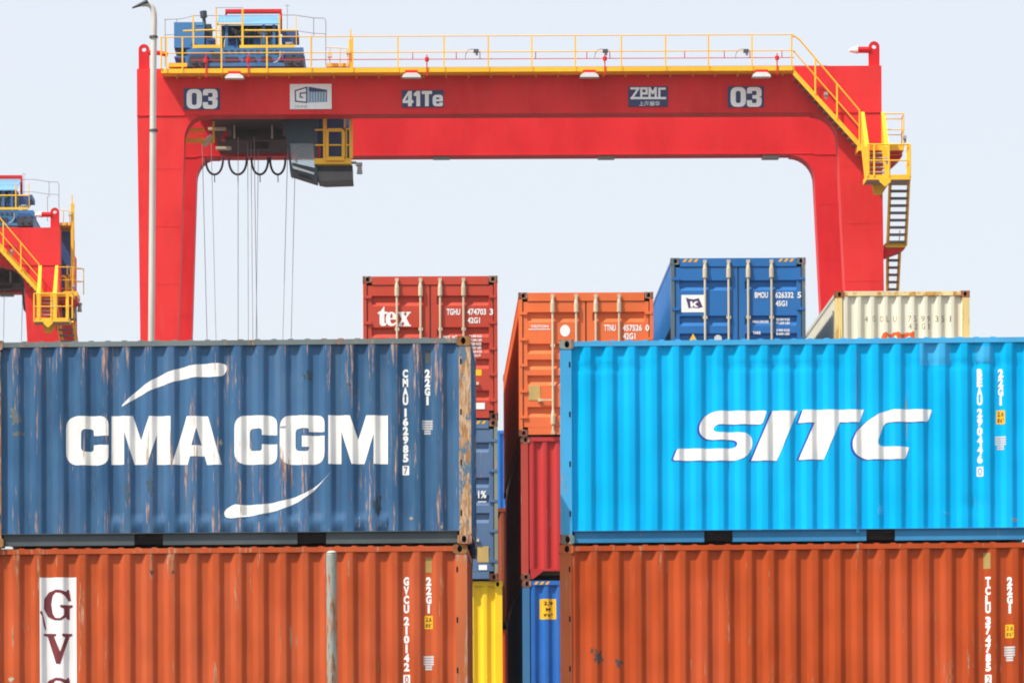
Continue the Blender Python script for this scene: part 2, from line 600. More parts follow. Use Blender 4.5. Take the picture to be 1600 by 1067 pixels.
    while 0.19 + (k + 1) * p < L - 0.35:
        b = 0.19 + k * p
        prof += [(b, zs0), (b + 0.035, zs1), (b + 0.085, zs1), (b + 0.12, zs0)]
        k += 1
    prof = [(0.10, zs0)] + prof[1:] + [(L - 0.10, zs0)]
    for q in prof: vs += [(q[0], -hw + 0.03, q[1]), (q[0], hw - 0.03, q[1])]
    for i in range(len(prof) - 1): fs.append((2 * i, 2 * i + 2, 2 * i + 3, 2 * i + 1))
    for sgn, j in ((-1, 0), (1, 1)):        # closed bump ends above the rail
        for i in range(len(prof) - 1):
            if prof[i][1] > zs0 + 0.01 or prof[i + 1][1] > zs0 + 0.01:
                n = len(vs)
                vs += [(prof[i][0], sgn * (hw - 0.03), zs0 - 0.004), (prof[i + 1][0], sgn * (hw - 0.03), zs0 - 0.004)]
                fs.append((2 * i + j, n, n + 1, 2 * i + 2 + j))
    mb.add(vs, fs)
    for xa, xb in ((0.01, 0.36), (L - 0.36, L - 0.01)):
        mb.box(xa, xb, -hw + 0.17, hw - 0.17, H - 0.030, H - 0.004)
    mb.build('roof', top_mat or mat, root)
    MB().box(0.16, L - 0.16, -hw + 0.105, hw - 0.105, 0.105, 0.16).build('floor', M['wood'], root)
    if stripes:
        st = MB()
        for side in (1, -1):
            for k in range(3):
                y = side * 0.0 + (hw - 0.21 - k * 0.10 if side > 0 else -hw + 0.21 + k * 0.10 + 0.09)
                z0, z1 = H - 0.075, H - 0.02
                st.add([(0.0055, y, z0), (0.0055, y - 0.055, z0), (0.0055, y - 0.095, z1), (0.0055, y - 0.04, z1)], [(0, 1, 2, 3)])
        st.build('hazard_stripe', M['yellow_mark'], root)
    return info

def side_letters(info, vf, mat, name='lettering', lift=0.003):
    vs, fs = info['panel'].conform(vf, lift)
    mb = MB()
    mb.add([(v[0], -(WID / 2 - 0.012 - v[1]), v[2]) for v in vs], fs)
    return mb.build(name, mat, info['side'], True)

def end_letters(info, vf, mat, name='lettering', lift=0.003):
    """flat mesh in (a from the left edge, z) on the corrugated end wall A"""
    hw = WID / 2
    vs, fs = info['end_panel'].conform(([(v[0] - hw, v[1]) for v in vf[0]], vf[1]), lift)
    mb = MB()
    mb.add([(0.016 + v[1], -v[0], v[2]) for v in vs], fs)
    return mb.build(name, mat, info['end'])

def door_letters(info, vf, mat, name='lettering', d=0.0175, left=True):
    hw = WID / 2
    mb = MB()
    mb.add([(d, hw - v[0], v[1]) for v in vf[0]], vf[1])
    return mb.build(name, mat, info['doors'][0 if left else 1])

def column_text(s, x, z_top, w, h, gap=1.08, bold=0.06):
    """characters stacked downward"""
    parts = []
    z = z_top
    for ch in s:
        if ch == ' ':
            z -= h * 0.32; continue
        ww = w * (0.42 if ch in '1I' else 1.0)
        parts.append(fit(text_mesh(ch, bold), x - ww / 2, z - h, x + ww / 2, z))
        z -= h * gap
    return join(parts), z

def rect(x0, z0, x1, z1, r=0.0):
    return flat_mesh([rnd([(x0, z0, r), (x1, z0, r), (x1, z1, r), (x0, z1, r)])])

G_C = 'shipping containers in the stacks'
D1, D2 = 52.0, 74.5

def letters_from_px(loops_list, conv):
    return join([flat_mesh([[conv(p[0], p[1]) for p in lp] for lp in loops]) for loops in loops_list])

def dent_fn(seed, amp=0.006, extra=None):
    def f(a, z):
        n = noise.noise(Vector((a * 1.3 + seed * 7, z * 1.1, seed))) + 0.5 * noise.noise(Vector((a * 3.7, z * 2.9 + seed, seed + 4)))
        edge = min(1.0, (z - 0.166) / 0.35, (2.5 - z) / 0.35)
        return amp * n * max(0.0, edge) + 0.006 * max(0, edge) + (extra(a, z) if extra else 0.0)
    return f

RIDGE = (-(WID / 2 - 0.012), 0.02, 0.10)
# -- paints of the four front containers
M['navy'] = paint('weathered_blue_paint', srgb(42, 87, 126), var=0.2, wear=0.155, ridge=(RIDGE[0], 0.014, 0.10), rust=0.03, seed=1.0,
                  fade=srgb(66, 108, 142), chip=(0.50, 0.34, 0.28, 1), rustcol=(0.20, 0.12, 0.10, 1), dust=0.10, fine=2.0, spec=0.25)
M['navy_top'] = paint('dusty_blue_grey_paint', srgb(104, 116, 116), var=0.2, wear=0.22, stretch=16.0, fine=0.5, seed=14.0, chip=(0.42, 0.30, 0.22, 1), rough=0.7)
M['navy_post'] = paint('peeling_blue_paint', srgb(70, 98, 118), var=0.25, wear=0.315, seed=2.0, chip=(0.60, 0.40, 0.24, 1), rustcol=(0.36, 0.17, 0.05, 1), rough=0.7, stretch=6.0, fine=1.3, rust=0.05)
M['cast_ochre'] = paint('rusty_ochre_steel', srgb(160, 110, 55), var=0.25, wear=0.3, rust=0.2, seed=3.0, rough=0.75)
M['rail_dark'] = paint('dark_green_grey_paint', srgb(72, 82, 84), var=0.15, wear=0.12, seed=4.0, rough=0.6)
M['brick'] = paint('brick_orange_paint', srgb(182, 77, 33), spec=0.18, var=0.14, wear=0.115, fine=1.7, ridge=(RIDGE[0], 0.02, 0.07), seed=5.0, fade=srgb(196, 92, 46), chip=(0.50, 0.28, 0.18, 1),
                   rustcol=(0.30, 0.10, 0.03, 1), dust=0.05)
M['brick_post'] = paint('brick_post_paint', srgb(186, 92, 38), var=0.2, wear=0.22, rust=0.12, seed=6.0, rustcol=(0.34, 0.17, 0.04, 1))
M['orange'] = paint('deep_orange_paint', srgb(178, 70, 20), spec=0.18, var=0.14, wear=0.105, fine=1.7, ridge=(RIDGE[0], 0.02, 0.06), seed=7.0, fade=srgb(192, 80, 28), chip=(0.48, 0.30, 0.20, 1), dust=0.04)
M['orange_post'] = paint('deep_orange_post_paint', srgb(190, 92, 34), var=0.18, wear=0.2, rust=0.10, seed=8.0, rustcol=(0.34, 0.17, 0.04, 1))
M['cyan'] = paint('bright_blue_paint', (0.0, 0.42, 0.80, 1), var=0.06, wear=0.05, spec=0.05, seed=9.0, fade=(0.0, 0.45, 0.80, 1), chip=(0.25, 0.42, 0.5, 1), rough=0.42, bump=0.1)
M['cyan_post'] = paint('bright_blue_post_paint', (0.04, 0.36, 0.66, 1), var=0.12, wear=0.16, seed=10.0, chip=(0.4, 0.33, 0.25, 1))
M['cast_teal'] = paint('rusty_teal_steel', srgb(110, 135, 130), var=0.25, wear=0.3, rust=0.12, seed=11.0, rough=0.75)
M['cyan_rail'] = paint('dull_blue_rail_paint', srgb(40, 128, 178), var=0.12, wear=0.1, seed=12.0)
M['navy_white'] = paint('scuffed_white_letters', (0.88, 0.86, 0.81, 1), var=0.05, wear=0.115, ridge=(RIDGE[0], 0.016, 0.09), seed=1.0, fine=2.0, chip=(0.55, 0.38, 0.28, 1), rustcol=(0.40, 0.27, 0.17, 1), bump=0.05)
M['banner_white'] = paint('white_banner_paint', (0.80, 0.79, 0.77, 1), var=0.04, wear=0.10, seed=13.0, bump=0.05)
M['maroon'] = plain('maroon_letters', srgb(110, 30, 40), 0.55)
M['shadow_blue'] = plain('blue_letter_edge', srgb(10, 70, 175), 0.5)
M['placard'] = plain('yellow_placard', srgb(250, 185, 5), 0.5)
M['plate'] = paint('brass_data_plate', srgb(180, 150, 85), var=0.2, rough=0.5, rust=0.1)
M['grey_white'] = paint('printed_white_panel', (0.62, 0.62, 0.62, 1), var=0.12, rough=0.6)

YAW = -math.radians(2.5)
def front_container(name, label, x_edge, y_bottom, D, edge, stripe_px, mat, **kw):
    """long side to the viewer, turned a little; the 'right' or 'left' edge of the face sits at pixel x_edge"""
    P0 = W(x_edge, y_bottom, D)
    L, H = 6.058, 2.591
    ca, sa = math.cos(YAW), math.sin(YAW)
    lx0 = L if edge == 'right' else 0.0
    def px(X, Y):
        w = W(X, Y, 1.0)
        d = (P0.x * sa - P0.y * ca) / (w.x * sa - ca)
        q = W(X, Y, d)
        return ((q.x - P0.x) * ca + (q.y - P0.y) * sa + lx0, q.z - P0.z)
    # origin: middle of the -x end
    ox, oy = P0.x - lx0 * ca - (WID / 2) * sa, P0.y - lx0 * sa + (WID / 2) * ca
    sx = px(stripe_px, 700)[0] - 0.38 * PITCH
    inf = make_container(name, label, G_C, Vector((ox, oy, P0.z)), (0, 0, YAW), L, H, mat, slots=True, side_phase=sx, **kw)
    inf['px'] = px
    return inf

def id_column(inf, code, digits, check, size, x1, x2, y_top, wpx, hpx, boxed_mat, mat, data_y, yellow_y, gap=1.05):
    c = inf['px']
    sc = D1 / FPX
    parts = []
    x, z = c(x1, y_top)
    t, z1 = column_text(code + ' ' + digits, x, z, wpx * sc, hpx * sc, gap)
    parts.append(t)
    side_letters(inf, t, mat)
    # check digit reversed out of a white box
    zb = z1 - hpx * sc * 0.35
    o = fit(text_mesh(check, 0.01), x - wpx * sc * 0.33, zb - hpx * sc * 0.95, x + wpx * sc * 0.33, zb - hpx * sc * 0.1)
    side_letters(inf, rect(x - wpx * sc * 0.62, zb - hpx * sc * 1.08, x + wpx * sc * 0.62, zb + hpx * sc * 0.02, 0.01), mat, 'check_digit_box')
    side_letters(inf, o, boxed_mat, 'check_digit', 0.005)
    x, z = c(x2, y_top)
    t, z1 = column_text(size, x, z, wpx * sc, hpx * sc, gap)
    side_letters(inf, t, mat)
    if yellow_y:
        a, b = c(x2 - 6.5, yellow_y[1]), c(x2 + 6.5, yellow_y[0])
        side_letters(inf, rect(a[0], a[1], b[0], b[1], 0.015), M['placard'], 'height_placard')
        tt = join([fit(text_mesh('2.6', 0.01), a[0] + 0.015, (a[1] + b[1]) / 2 + 0.01, b[0] - 0.015, b[1] - 0.02), fit(text_mesh("8'6\"", 0.01), a[0] + 0.015, a[1] + 0.02, b[0] - 0.015, (a[1] + b[1]) / 2 - 0.015)])
        side_letters(inf, tt, M['gasket'], 'lettering', 0.0055)
    if data_y:
        a, b = c(x2 - 8, data_y[1]), c(x2 + 8, data_y[0])
        lines = []
        n = 6
        hz = (b[1] - a[1]) / n
        for k in range(n):
            ins = 0.0 if k > 1 else 0.022
            lines.append(rect(a[0] + ins, a[1] + k * hz, b[0] - ins, a[1] + k * hz + hz * 0.72))
        side_letters(inf, join(lines), M['grey_white'], 'data_print')

# tops of the plinths come from the lowest containers that show
def shelf(a, z):
    """pressed-out foot of the recessed ribs along the lower middle of the side"""
    if 1.55 < a < 5.0:
        return 0.62 * max(0.0, min(1.0, (0.375 - z) / 0.022)) * max(0.0, min(1.0, (z - 0.18) / 0.06))
    return 0.0
def belt(a, z):
    w = 0.5 + 0.5 * math.sin(a * 2.6 + 0.7)
    return 0.016 * w * math.exp(-((z - 2.235) / 0.035) ** 2) + 0.012 * math.exp(-((a - 5.2) / 0.18) ** 2 - ((z - 0.45) / 0.10) ** 2)
cma = front_container('shipping_container', 'weathered blue container with huge white block letters between two white swooshes', 737.0, 849.0, 51.55, 'right', 625, M['navy'],
                      post_mat=M['navy_post'], cast_mat=M['cast_ochre'], rail_mat=M['rail_dark'], dent=dent_fn(1.0, 0.008), shelf=shelf, top_mat=M['navy_top'])
gvc = front_container('shipping_container', 'brick orange container with white vertical banner of maroon letters under the weathered blue one', 731.5, 849.0 + 2.594 * FPX / 51.55, 51.58, 'right', 624, M['brick'],
                      post_mat=M['brick_post'], cast_mat=M['cast_ochre'], rail_mat=M['brick'], dent=dent_fn(2.0, 0.007))
sitc = front_container('shipping_container', 'bright sky blue container with big slanted white letters, topmost of its stack', 875.5, 849.8, 52.4, 'left', 927, M['cyan'],
                       post_mat=M['cyan_post'], cast_mat=M['cast_teal'], rail_mat=M['cyan_rail'], dent=dent_fn(3.0, 0.010, belt), top_mat=M['cyan_post'])
tclu = front_container('shipping_container', 'deep orange container with dark scorch marks under the bright sky blue one', 875.5, 849.8 + 2.594 * FPX / 52.4, 52.41, 'left', 970, M['orange'],
                       post_mat=M['orange_post'], cast_mat=M['orange_post'], rail_mat=M['orange'], dent=dent_fn(4.0, 0.007))

# -- lettering of the left blue container
def zoomconv(ox, oy, k, px):
    return lambda x, y: px(ox + x / k, oy + y / k)
def C_loop():
    return rnd([(470, 297), (330, 297), (330, 235, 45), (215, 235, 45), (215, 445, 45), (330, 445, 45), (330, 382), (470, 382),
                (470, 570, 120), (75, 570, 120), (75, 115, 120), (470, 115, 120)], 6)
M_loop = [(495, 565), (495, 115), (695, 115), (770, 340), (845, 115), (1045, 115), (1045, 565), (915, 565), (915, 290), (828, 565), (710, 565), (615, 262), (615, 565)]
A_out = [(1058, 565), (1192, 115), (1388, 115), (1518, 565), (1380, 565), (1357, 487), (1222, 487), (1200, 565)]
A_in = [(1282, 222), (1332, 385), (1237, 385)]
G_loop = rnd([(930, 262), (785, 262), (785, 228, 20), (660, 228, 45), (660, 440, 45), (778, 440, 20), (790, 400), (720, 400), (720, 297), (930, 297),
              (930, 565, 120), (515, 565, 120), (515, 108, 120), (930, 108, 120)], 6)
z1 = zoomconv(90, 630, 5.926, cma['px'])
z2 = zoomconv(350, 630, 5.926, cma['px'])
big = [flat_mesh([[z1(*p) for p in C_loop()]]), flat_mesh([[z1(*p) for p in M_loop]]), flat_mesh([[z1(*p) for p in A_out], [z1(*p) for p in A_in]]),
       flat_mesh([[z2(p[0] + 20, p[1] - 6) for p in C_loop()]]), flat_mesh([[z2(*p) for p in G_loop]]), flat_mesh([[z2(p[0] + 470, p[1] - 7) for p in M_loop]])]
side_letters(cma, join(big), M['navy_white'])
up = [(189.6, 634.7), (207, 615.6), (229.5, 598), (255, 583.7), (277, 575.8), (303, 569.4), (335, 567), (349, 567.8), (353.8, 572.6), (352, 580.6), (342.6, 587.6), (306, 588.5), (274, 595), (242, 606), (216.7, 618.8)]
dn = [(517.7, 736), (501, 752.7), (475.6, 770), (443.7, 781), (412, 787), (380, 788.4), (366.5, 787.7), (353.8, 794), (349.6, 802), (357, 808.4), (380, 807), (418, 800.5), (450, 791), (482, 773), (504, 751)]
for q in (up, dn): side_letters(cma, flat_mesh([[cma['px'](*p) for p in smooth_loop(q)]]), M['navy_white'], 'swoosh')
id_column(cma, 'CMAU', '162985', '7', '22G1', 633.0, 667.5, 576, 8.5, 13.4, M['navy'], M['white'], (655, 678), None)
a, b = cma['px'](664, 568), cma['px'](672, 546)
side_letters(cma, rect(a[0], a[1], b[0], b[1]), M['rail_dark'], 'vent')
# -- brick container: banner
zg = zoomconv(0, 820, 4.0, gvc['px'])
b0, b1 = gvc['px'](62.5, 1130), gvc['px'](118.5, 901.3)
side_letters(gvc, rect(b0[0], b0[1], b1[0], b1[1]), M['banner_white'], 'banner', 0.003)
Gs = [(440, 470), (425, 475), (405, 440), (375, 420), (345, 420), (325, 440), (315, 490), (325, 550), (345, 578), (375, 580), (400, 560), (400, 520), (375, 510), (375, 498), (450, 498), (450, 510), (432, 520), (432, 590),
      (420, 590), (410, 575), (380, 592), (340, 594), (295, 570), (272, 520), (274, 460), (300, 420), (345, 400), (385, 405), (410, 415), (420, 402), (428, 402)]
Vs = [(272, 677), (350, 677), (350, 690), (335, 695), (375, 790), (408, 700), (388, 690), (388, 677), (448, 677), (448, 690), (432, 695), (375, 865), (348, 865), (295, 695), (272, 690)]
Cs = [(440, 1020), (425, 1025), (405, 990), (375, 970), (345, 970), (325, 990), (315, 1040), (325, 1100), (345, 1128), (375, 1130), (410, 1110), (440, 1080), (448, 1090), (420, 1130), (380, 1144), (340, 1144), (295, 1120), (272, 1070), (274, 1010), (300, 970), (345, 950), (385, 955), (410, 965), (420, 952), (428, 952)]
crack = [(250, 535), (262, 538), (275, 590), (285, 640), (280, 660), (270, 620), (262, 565), (250, 548)]
side_letters(gvc, join([flat_mesh([[zg(*p) for p in q]]) for q in (Gs, Vs, Cs, crack)]), M['maroon'], 'lettering', 0.006)
id_column(gvc, 'GVCU', '210142', '0', '22G1', 634.5, 669.5, 900.5, 8.5, 13.6, M['brick'], M['white'], (1023, 1046), (961, 982))
a, b = gvc['px'](665, 894), gvc['px'](674, 870)
side_letters(gvc, rect(a[0], a[1], b[0], b[1]), M['plate'], 'vent')
# -- sky blue container
zs_ = zoomconv(1030, 620, 3.556, sitc['px'])
S_l = [(600, 75), (340, 75), (290, 84), (250, 108), (228, 145), (221, 180), (232, 212), (262, 232), (300, 236), (405, 236), (428, 242), (437, 257), (428, 276), (395, 285), (100, 285), (75, 352), (420, 352), (468, 340), (500, 312), (518, 275), (520, 240), (507, 210), (480, 197), (440, 194), (330, 194), (308, 190), (300, 178), (308, 160), (330, 150), (575, 150)]
I_l = [(630, 75), (770, 75), (655, 352), (512, 352)]
T_l = [(800, 70), (1140, 68), (1115, 138), (1005, 138), (915, 345), (775, 347), (865, 140), (772, 142)]
C_l = [(1520, 67), (1300, 67), (1225, 88), (1150, 138), (1098, 190), (1075, 240), (1076, 285), (1098, 322), (1150, 345), (1370, 343), (1393, 275), (1240, 272), (1218, 264), (1216, 240), (1248, 158), (1262, 142), (1285, 137), (1495, 135)]
S_l, C_l = rnd([(p[0], p[1], 16) for p in S_l], 3), rnd([(p[0], p[1], 14) for p in C_l], 3)
side_letters(sitc, join([flat_mesh([[zs_(p[0] - 13, p[1] + 5) for p in q]]) for q in (S_l, I_l, T_l, C_l)]), M['shadow_blue'], 'letter_edge', 0.0025)
side_letters(sitc, join([flat_mesh([[zs_(*p) for p in q]]) for q in (S_l, I_l, T_l, C_l)]), M['white'], 'lettering', 0.005)
id_column(sitc, 'BEAU', '290446', '0', '22G1', 1531, 1564, 575.5, 8.0, 14.0, M['cyan_rail'], M['white'], (680, 702), (640, 662), 1.03)
M['cyan_pale'] = paint('touched_up_blue_paint', (0.03, 0.44, 0.82, 1), var=0.06, rough=0.5)
for q in ((1437, 532, 1486, 570), (1525, 540, 1552, 566)):
    a, b = sitc['px'](q[0], q[3]), sitc['px'](q[2], q[1])
    side_letters(sitc, rect(a[0], a[1], b[0], b[1]), M['cyan_pale'], 'paint_patch', 0.002)
# -- deep orange container
id_column(tclu, 'TCLU', '374785', '2', '22G1', 1544, 1578, 900.5, 8.0, 14.0, M['orange'], M['white'], (1008, 1032), (975, 996), 1.03)
a, b = tclu['px'](1537, 888), tclu['px'](1548, 863)
side_letters(tclu, rect(a[0], a[1], b[0], b[1]), M['plate'], 'vent')
M['scorch'] = paint('dark_scorch_mark', (0.06, 0.035, 0.025, 1), var=0.3, rough=0.8)
def blot(cx, cy, rx, ry, seed, px):
    rs = random.Random(seed)
    pts = []
    for k in range(26):
        t = 2 * math.pi * k / 26
        q = rs.uniform(0.35, 1.15)
        pts.append(px(cx + rx * q * math.cos(t), cy + ry * q * math.sin(t)))
    return flat_mesh([pts])
for q in ((935, 1026, 9, 13, 1), (967, 1035, 6, 9, 2), (925, 1016, 3, 5, 3)): side_letters(tclu, blot(*q, tclu['px']), M['scorch'], 'scorch_mark', 0.003)
for q in ((237, 894, 4, 4, 4), (270, 893, 3.5, 3, 5)): side_letters(gvc, blot(*q, gvc['px']), M['scorch'], 'scorch_mark', 0.003)

M['stain_ochre'] = paint('ochre_stain', srgb(88, 98, 92), var=0.25, wear=0.3, stretch=6.0, chip=(0.12, 0.17, 0.22, 1), rustcol=(0.13, 0.14, 0.12, 1), rough=0.7)
M['stain_dark'] = paint('dark_stain', srgb(42, 70, 92), var=0.3, wear=0.3, stretch=6.0, chip=(0.05, 0.12, 0.2, 1), rustcol=(0.06, 0.07, 0.07, 1), rough=0.7)
M['scuff_pale'] = paint('pale_scuff', srgb(165, 160, 140), var=0.25, rough=0.8)
for q in ((24, 651, 11, 16, 11), (27, 677, 13, 5, 12)): side_letters(cma, blot(*q, cma['px']), M['stain_ochre'], 'stain', 0.0015)
for q in ((480, 588, 9, 10, 13), (545, 600, 5, 4, 14), (555, 611, 5, 4, 15), (198, 770, 6, 22, 16), (234, 760, 6, 18, 17), (590, 790, 8, 20, 18)): side_letters(cma, blot(*q, cma['px']), M['stain_dark'], 'stain', 0.0015)
for q in ((344, 691, 3.5, 6, 19), (642, 809, 4, 3, 20), (690, 823, 3, 3, 21)): side_letters(cma, blot(*q, cma['px']), M['scuff_pale'], 'scuff_mark', 0.005)
for q in ((17, 1061, 5, 5, 22),): side_letters(gvc, blot(*q, gvc['px']), M['scuff_pale'], 'scuff_mark', 0.003)
for q in ((1585, 812, 5, 4, 23), (1376, 796, 5, 10, 24), (1478, 801, 7, 3, 25)): side_letters(sitc, blot(*q, sitc['px']), M['cyan_pale'] if q[4] != 23 else M['scuff_pale'], 'scuff_mark', 0.003)
a, b = sitc['px'](1338.5, 832), sitc['px'](1341.5, 548)
M['seam_grey'] = paint('worn_seam', srgb(20, 150, 205), var=0.15, wear=0.2, chip=(0.20, 0.40, 0.50, 1), rustcol=(0.05, 0.3, 0.5, 1))
side_letters(sitc, rect(a[0], a[1], b[0], b[1]), M['seam_grey'], 'weld_seam', 0.002)
# -- back row: 40-foot containers, ends to the viewer
M['tex_red'] = paint('brick_red_paint', srgb(190, 62, 38), var=0.08, wear=0.1, seed=20, rough=0.5)
M['coral'] = paint('coral_orange_paint', srgb(228, 108, 50), var=0.08, wear=0.12, seed=21, rustcol=(0.3, 0.13, 0.05, 1))
M['royal'] = paint('royal_blue_paint', srgb(26, 104, 170), var=0.07, wear=0.04, seed=22)
M['grey_post'] = paint('grey_blue_post_paint', srgb(80, 100, 110), var=0.15, wear=0.2, rust=0.1, seed=23)
M['cream'] = paint('cream_paint', srgb(226, 220, 196), var=0.06, wear=0.05, rust=0.0, seed=24, rustcol=(0.5, 0.24, 0.04, 1), chip=(0.6, 0.34, 0.08, 1))
M['cream_post'] = paint('rust_stained_cream_paint', srgb(226, 200, 130), var=0.1, wear=0.24, seed=25, rustcol=(0.45, 0.18, 0.03, 1), chip=(0.66, 0.44, 0.10, 1))
M['cream_rail'] = paint('rust_edged_cream_paint', srgb(230, 208, 150), var=0.1, wear=0.30, stretch=12.0, fine=0.4, seed=27, rustcol=(0.45, 0.18, 0.03, 1), chip=(0.70, 0.42, 0.08, 1))
M['cream_cast'] = paint('rusty_cream_steel', srgb(150, 85, 40), var=0.3, wear=0.2, rust=0.15, seed=26)
M['slate'] = paint('slate_blue_paint', srgb(68, 96, 132), var=0.14, wear=0.1, seed=27, fade=srgb(100, 125, 150))
M['slate_post'] = paint('slate_post_paint', srgb(120, 125, 105), var=0.2, wear=0.2, rust=0.1, seed=28)
M['crimson'] = paint('crimson_paint', srgb(186, 40, 38), var=0.07, wear=0.1, seed=29)
M['crimson_post'] = paint('crimson_post_paint', srgb(180, 62, 48), var=0.1, wear=0.15, seed=30)
M['yellow'] = paint('yellow_paint', srgb(244, 200, 10), var=0.06, wear=0.05, seed=31)
M['blue2'] = paint('cobalt_blue_paint', srgb(22, 98, 176), var=0.07, wear=0.05, seed=32)
M['blue2_post'] = paint('cobalt_post_paint', srgb(50, 108, 150), var=0.1, wear=0.12, seed=33)
M['brown'] = paint('brown_paint', srgb(150, 74, 45), var=0.1, wear=0.1, seed=34)
M['fire'] = paint('fire_orange_paint', srgb(235, 85, 20), var=0.08, wear=0.05, seed=35)
M['cobalt_far'] = paint('far_blue_paint', srgb(30, 120, 205), var=0.06, seed=36)
M['rust_cast'] = paint('rusty_steel', srgb(110, 58, 35), var=0.3, wear=0.25, rust=0.15, seed=37)
M['orange_mark'] = plain('orange_marking', srgb(225, 95, 25), 0.5)
M['dark_text'] = plain('faded_grey_lettering', srgb(138, 130, 108), 0.6)
M['flag'] = plain('purple_flag_print', srgb(75, 50, 100), 0.5)

def back_container(label, x_left, z_base, D, H, mat, L=12.192, dx=0.0, **kw):
    x = W(x_left, 600, D).x
    loc = Vector((x + WID / 2 + dx, D, z_base))
    inf = make_container('shipping_container', label, G_C, loc, (0, 0, math.pi / 2), L, H, mat, **kw)
    k = FPX / D
    inf['px'] = lambda X, Y: (W(X, Y, D).x - loc.x + WID / 2, W(X, Y, D).z - z_base)
    inf['loc'] = loc
    return inf

HS, HC = 2.591, 2.896
zt = W(790, 906.5, D2).z                       # shared top of the second visible tier from below
tex = back_container('brick red container with white lettering and pale bars, high behind the weathered blue one', 567.3, zt + HC + 0.008, D2, HS, M['tex_red'], cast_mat=M['rust_cast'], end_a='door')
slate = back_container('slate blue container mostly hidden, directly under the brick red one with pale bars', 566.5, zt + 0.004, D2, HC, M['slate'], post_mat=M['slate_post'], cast_mat=M['rust_cast'], end_a='door', stripes=True)
yel = back_container('yellow corrugated container under the slate blue one, seen in the gap', 573.0, zt - HC, D2 + 0.1, HC, M['yellow'], stripes=False)
cor = back_container('coral orange container with white oval mark and pale bars, beside the gap', 810.5, zt + HS + 0.008, D2, HS, M['coral'], cast_mat=M['rust_cast'], end_a='door')
red = back_container('crimson corrugated container under the coral orange one', 813.0, zt + 0.004, D2 + 0.02, HS, M['crimson'], post_mat=M['crimson_post'], cast_mat=M['rust_cast'])
blu = back_container('cobalt blue corrugated container with yellow placard under the crimson one', 814.5, zt - HC, D2 + 0.02, HC, M['blue2'], post_mat=M['blue2_post'], cast_mat=M['rust_cast'], stripes=True)
roy = back_container('royal blue container with yellow hazard stripes and white flag panel, tallest of the stacks', 1048.7, zt + HC + 0.008, D2, HC, M['royal'], post_mat=M['grey_post'], cast_mat=M['grey_post'], end_a='door', stripes=True)
roy_low = back_container('container hidden under the royal blue one with the flag panel', 1049.5, zt + 0.004, D2, HC, M['royal'])
cream = back_container('cream container with rust stained corner posts right of the royal blue one', 1305.0, zt + HS + 0.008, D2, HS, M['cream'], post_mat=M['cream_post'], cast_mat=M['cream_cast'], head_mat=M['cream_rail'])
cream_low = back_container('container hidden under the cream one with rust stained posts', 1305.5, zt + 0.004, D2, HS, M['cream'])

def tline(s, inf, x0, y0, x1, y1, bold=0.03):
    a, b = inf['px'](x0, y1), inf['px'](x1, y0)
    return fit(text_mesh(s, bold), a[0], a[1], b[0], b[1])

# brick red door
zt_ = zoomconv(560, 425, 6.957, tex['px'])
t_l = [(275, 375), (283, 375), (283, 430), (318, 430), (318, 455), (283, 455), (283, 545), (292, 558), (310, 550), (312, 560), (290, 585), (255, 587), (235, 570), (230, 545), (230, 455), (210, 455), (210, 440), (245, 420)]
e_o = [(415, 515), (347, 515), (350, 545), (365, 560), (385, 558), (408, 540), (413, 552), (395, 578), (360, 588), (325, 578), (300, 545), (296, 508), (305, 465), (330, 438), (360, 430), (392, 442), (410, 470)]
e_i = [(345, 498), (373, 498), (372, 465), (360, 448), (349, 465)]
x_l = [(422, 432), (505, 432), (505, 444), (490, 448), (510, 480), (530, 452), (518, 446), (518, 432), (570, 432), (570, 444), (555, 449), (522, 500), (556, 570), (572, 576), (572, 588), (488, 588), (488, 576), (502, 570), (486, 535), (462, 568), (475, 576), (475, 588), (418, 588), (418, 576), (436, 570), (474, 512), (440, 447), (422, 444)]
door_letters(tex, join([flat_mesh([[zt_(*p) for p in t_l]]), flat_mesh([[zt_(*p) for p in e_o], [zt_(*p) for p in e_i]]), flat_mesh([[zt_(*p) for p in x_l]])]), M['white'])
door_letters(tex, join([tline('TGHU', tex, 698, 482, 719, 492), tline('474703', tex, 730, 482, 759.5, 492), tline('3', tex, 765, 482, 770.5, 492), tline('42G1', tex, 730.5, 495.5, 750, 505)]), M['white'], left=False)
rows = []
for k, (s, w) in enumerate((('30.480 KGS', 20), ('67.200 LBS', 20), ('3.820 KGS', 19), ('8.420 LBS', 19), ('26.660 KGS', 20), ('67.7 CU.M', 18))):
    y = 523 + k * 6.0
    rows.append(tline(s, tex, 733, y, 733 + w, y + 4.2))
rows.append(tline('MAX. WT.', tex, 692, 524, 716, 530))
door_letters(tex, join(rows), M['white'], d=0.012, left=False)
q0, q1 = tex['px'](742, 586.5), tex['px'](752.5, 577)
door_letters(tex, rect(q0[0], q0[1], q1[0], q1[1]), M['placard'], 'placard', left=False)
q0, q1 = tex['px'](744, 639), tex['px'](757.5, 629)
door_letters(tex, rect(q0[0], q0[1], q1[0], q1[1]), M['white'], 'plate', d=0.013, left=False)
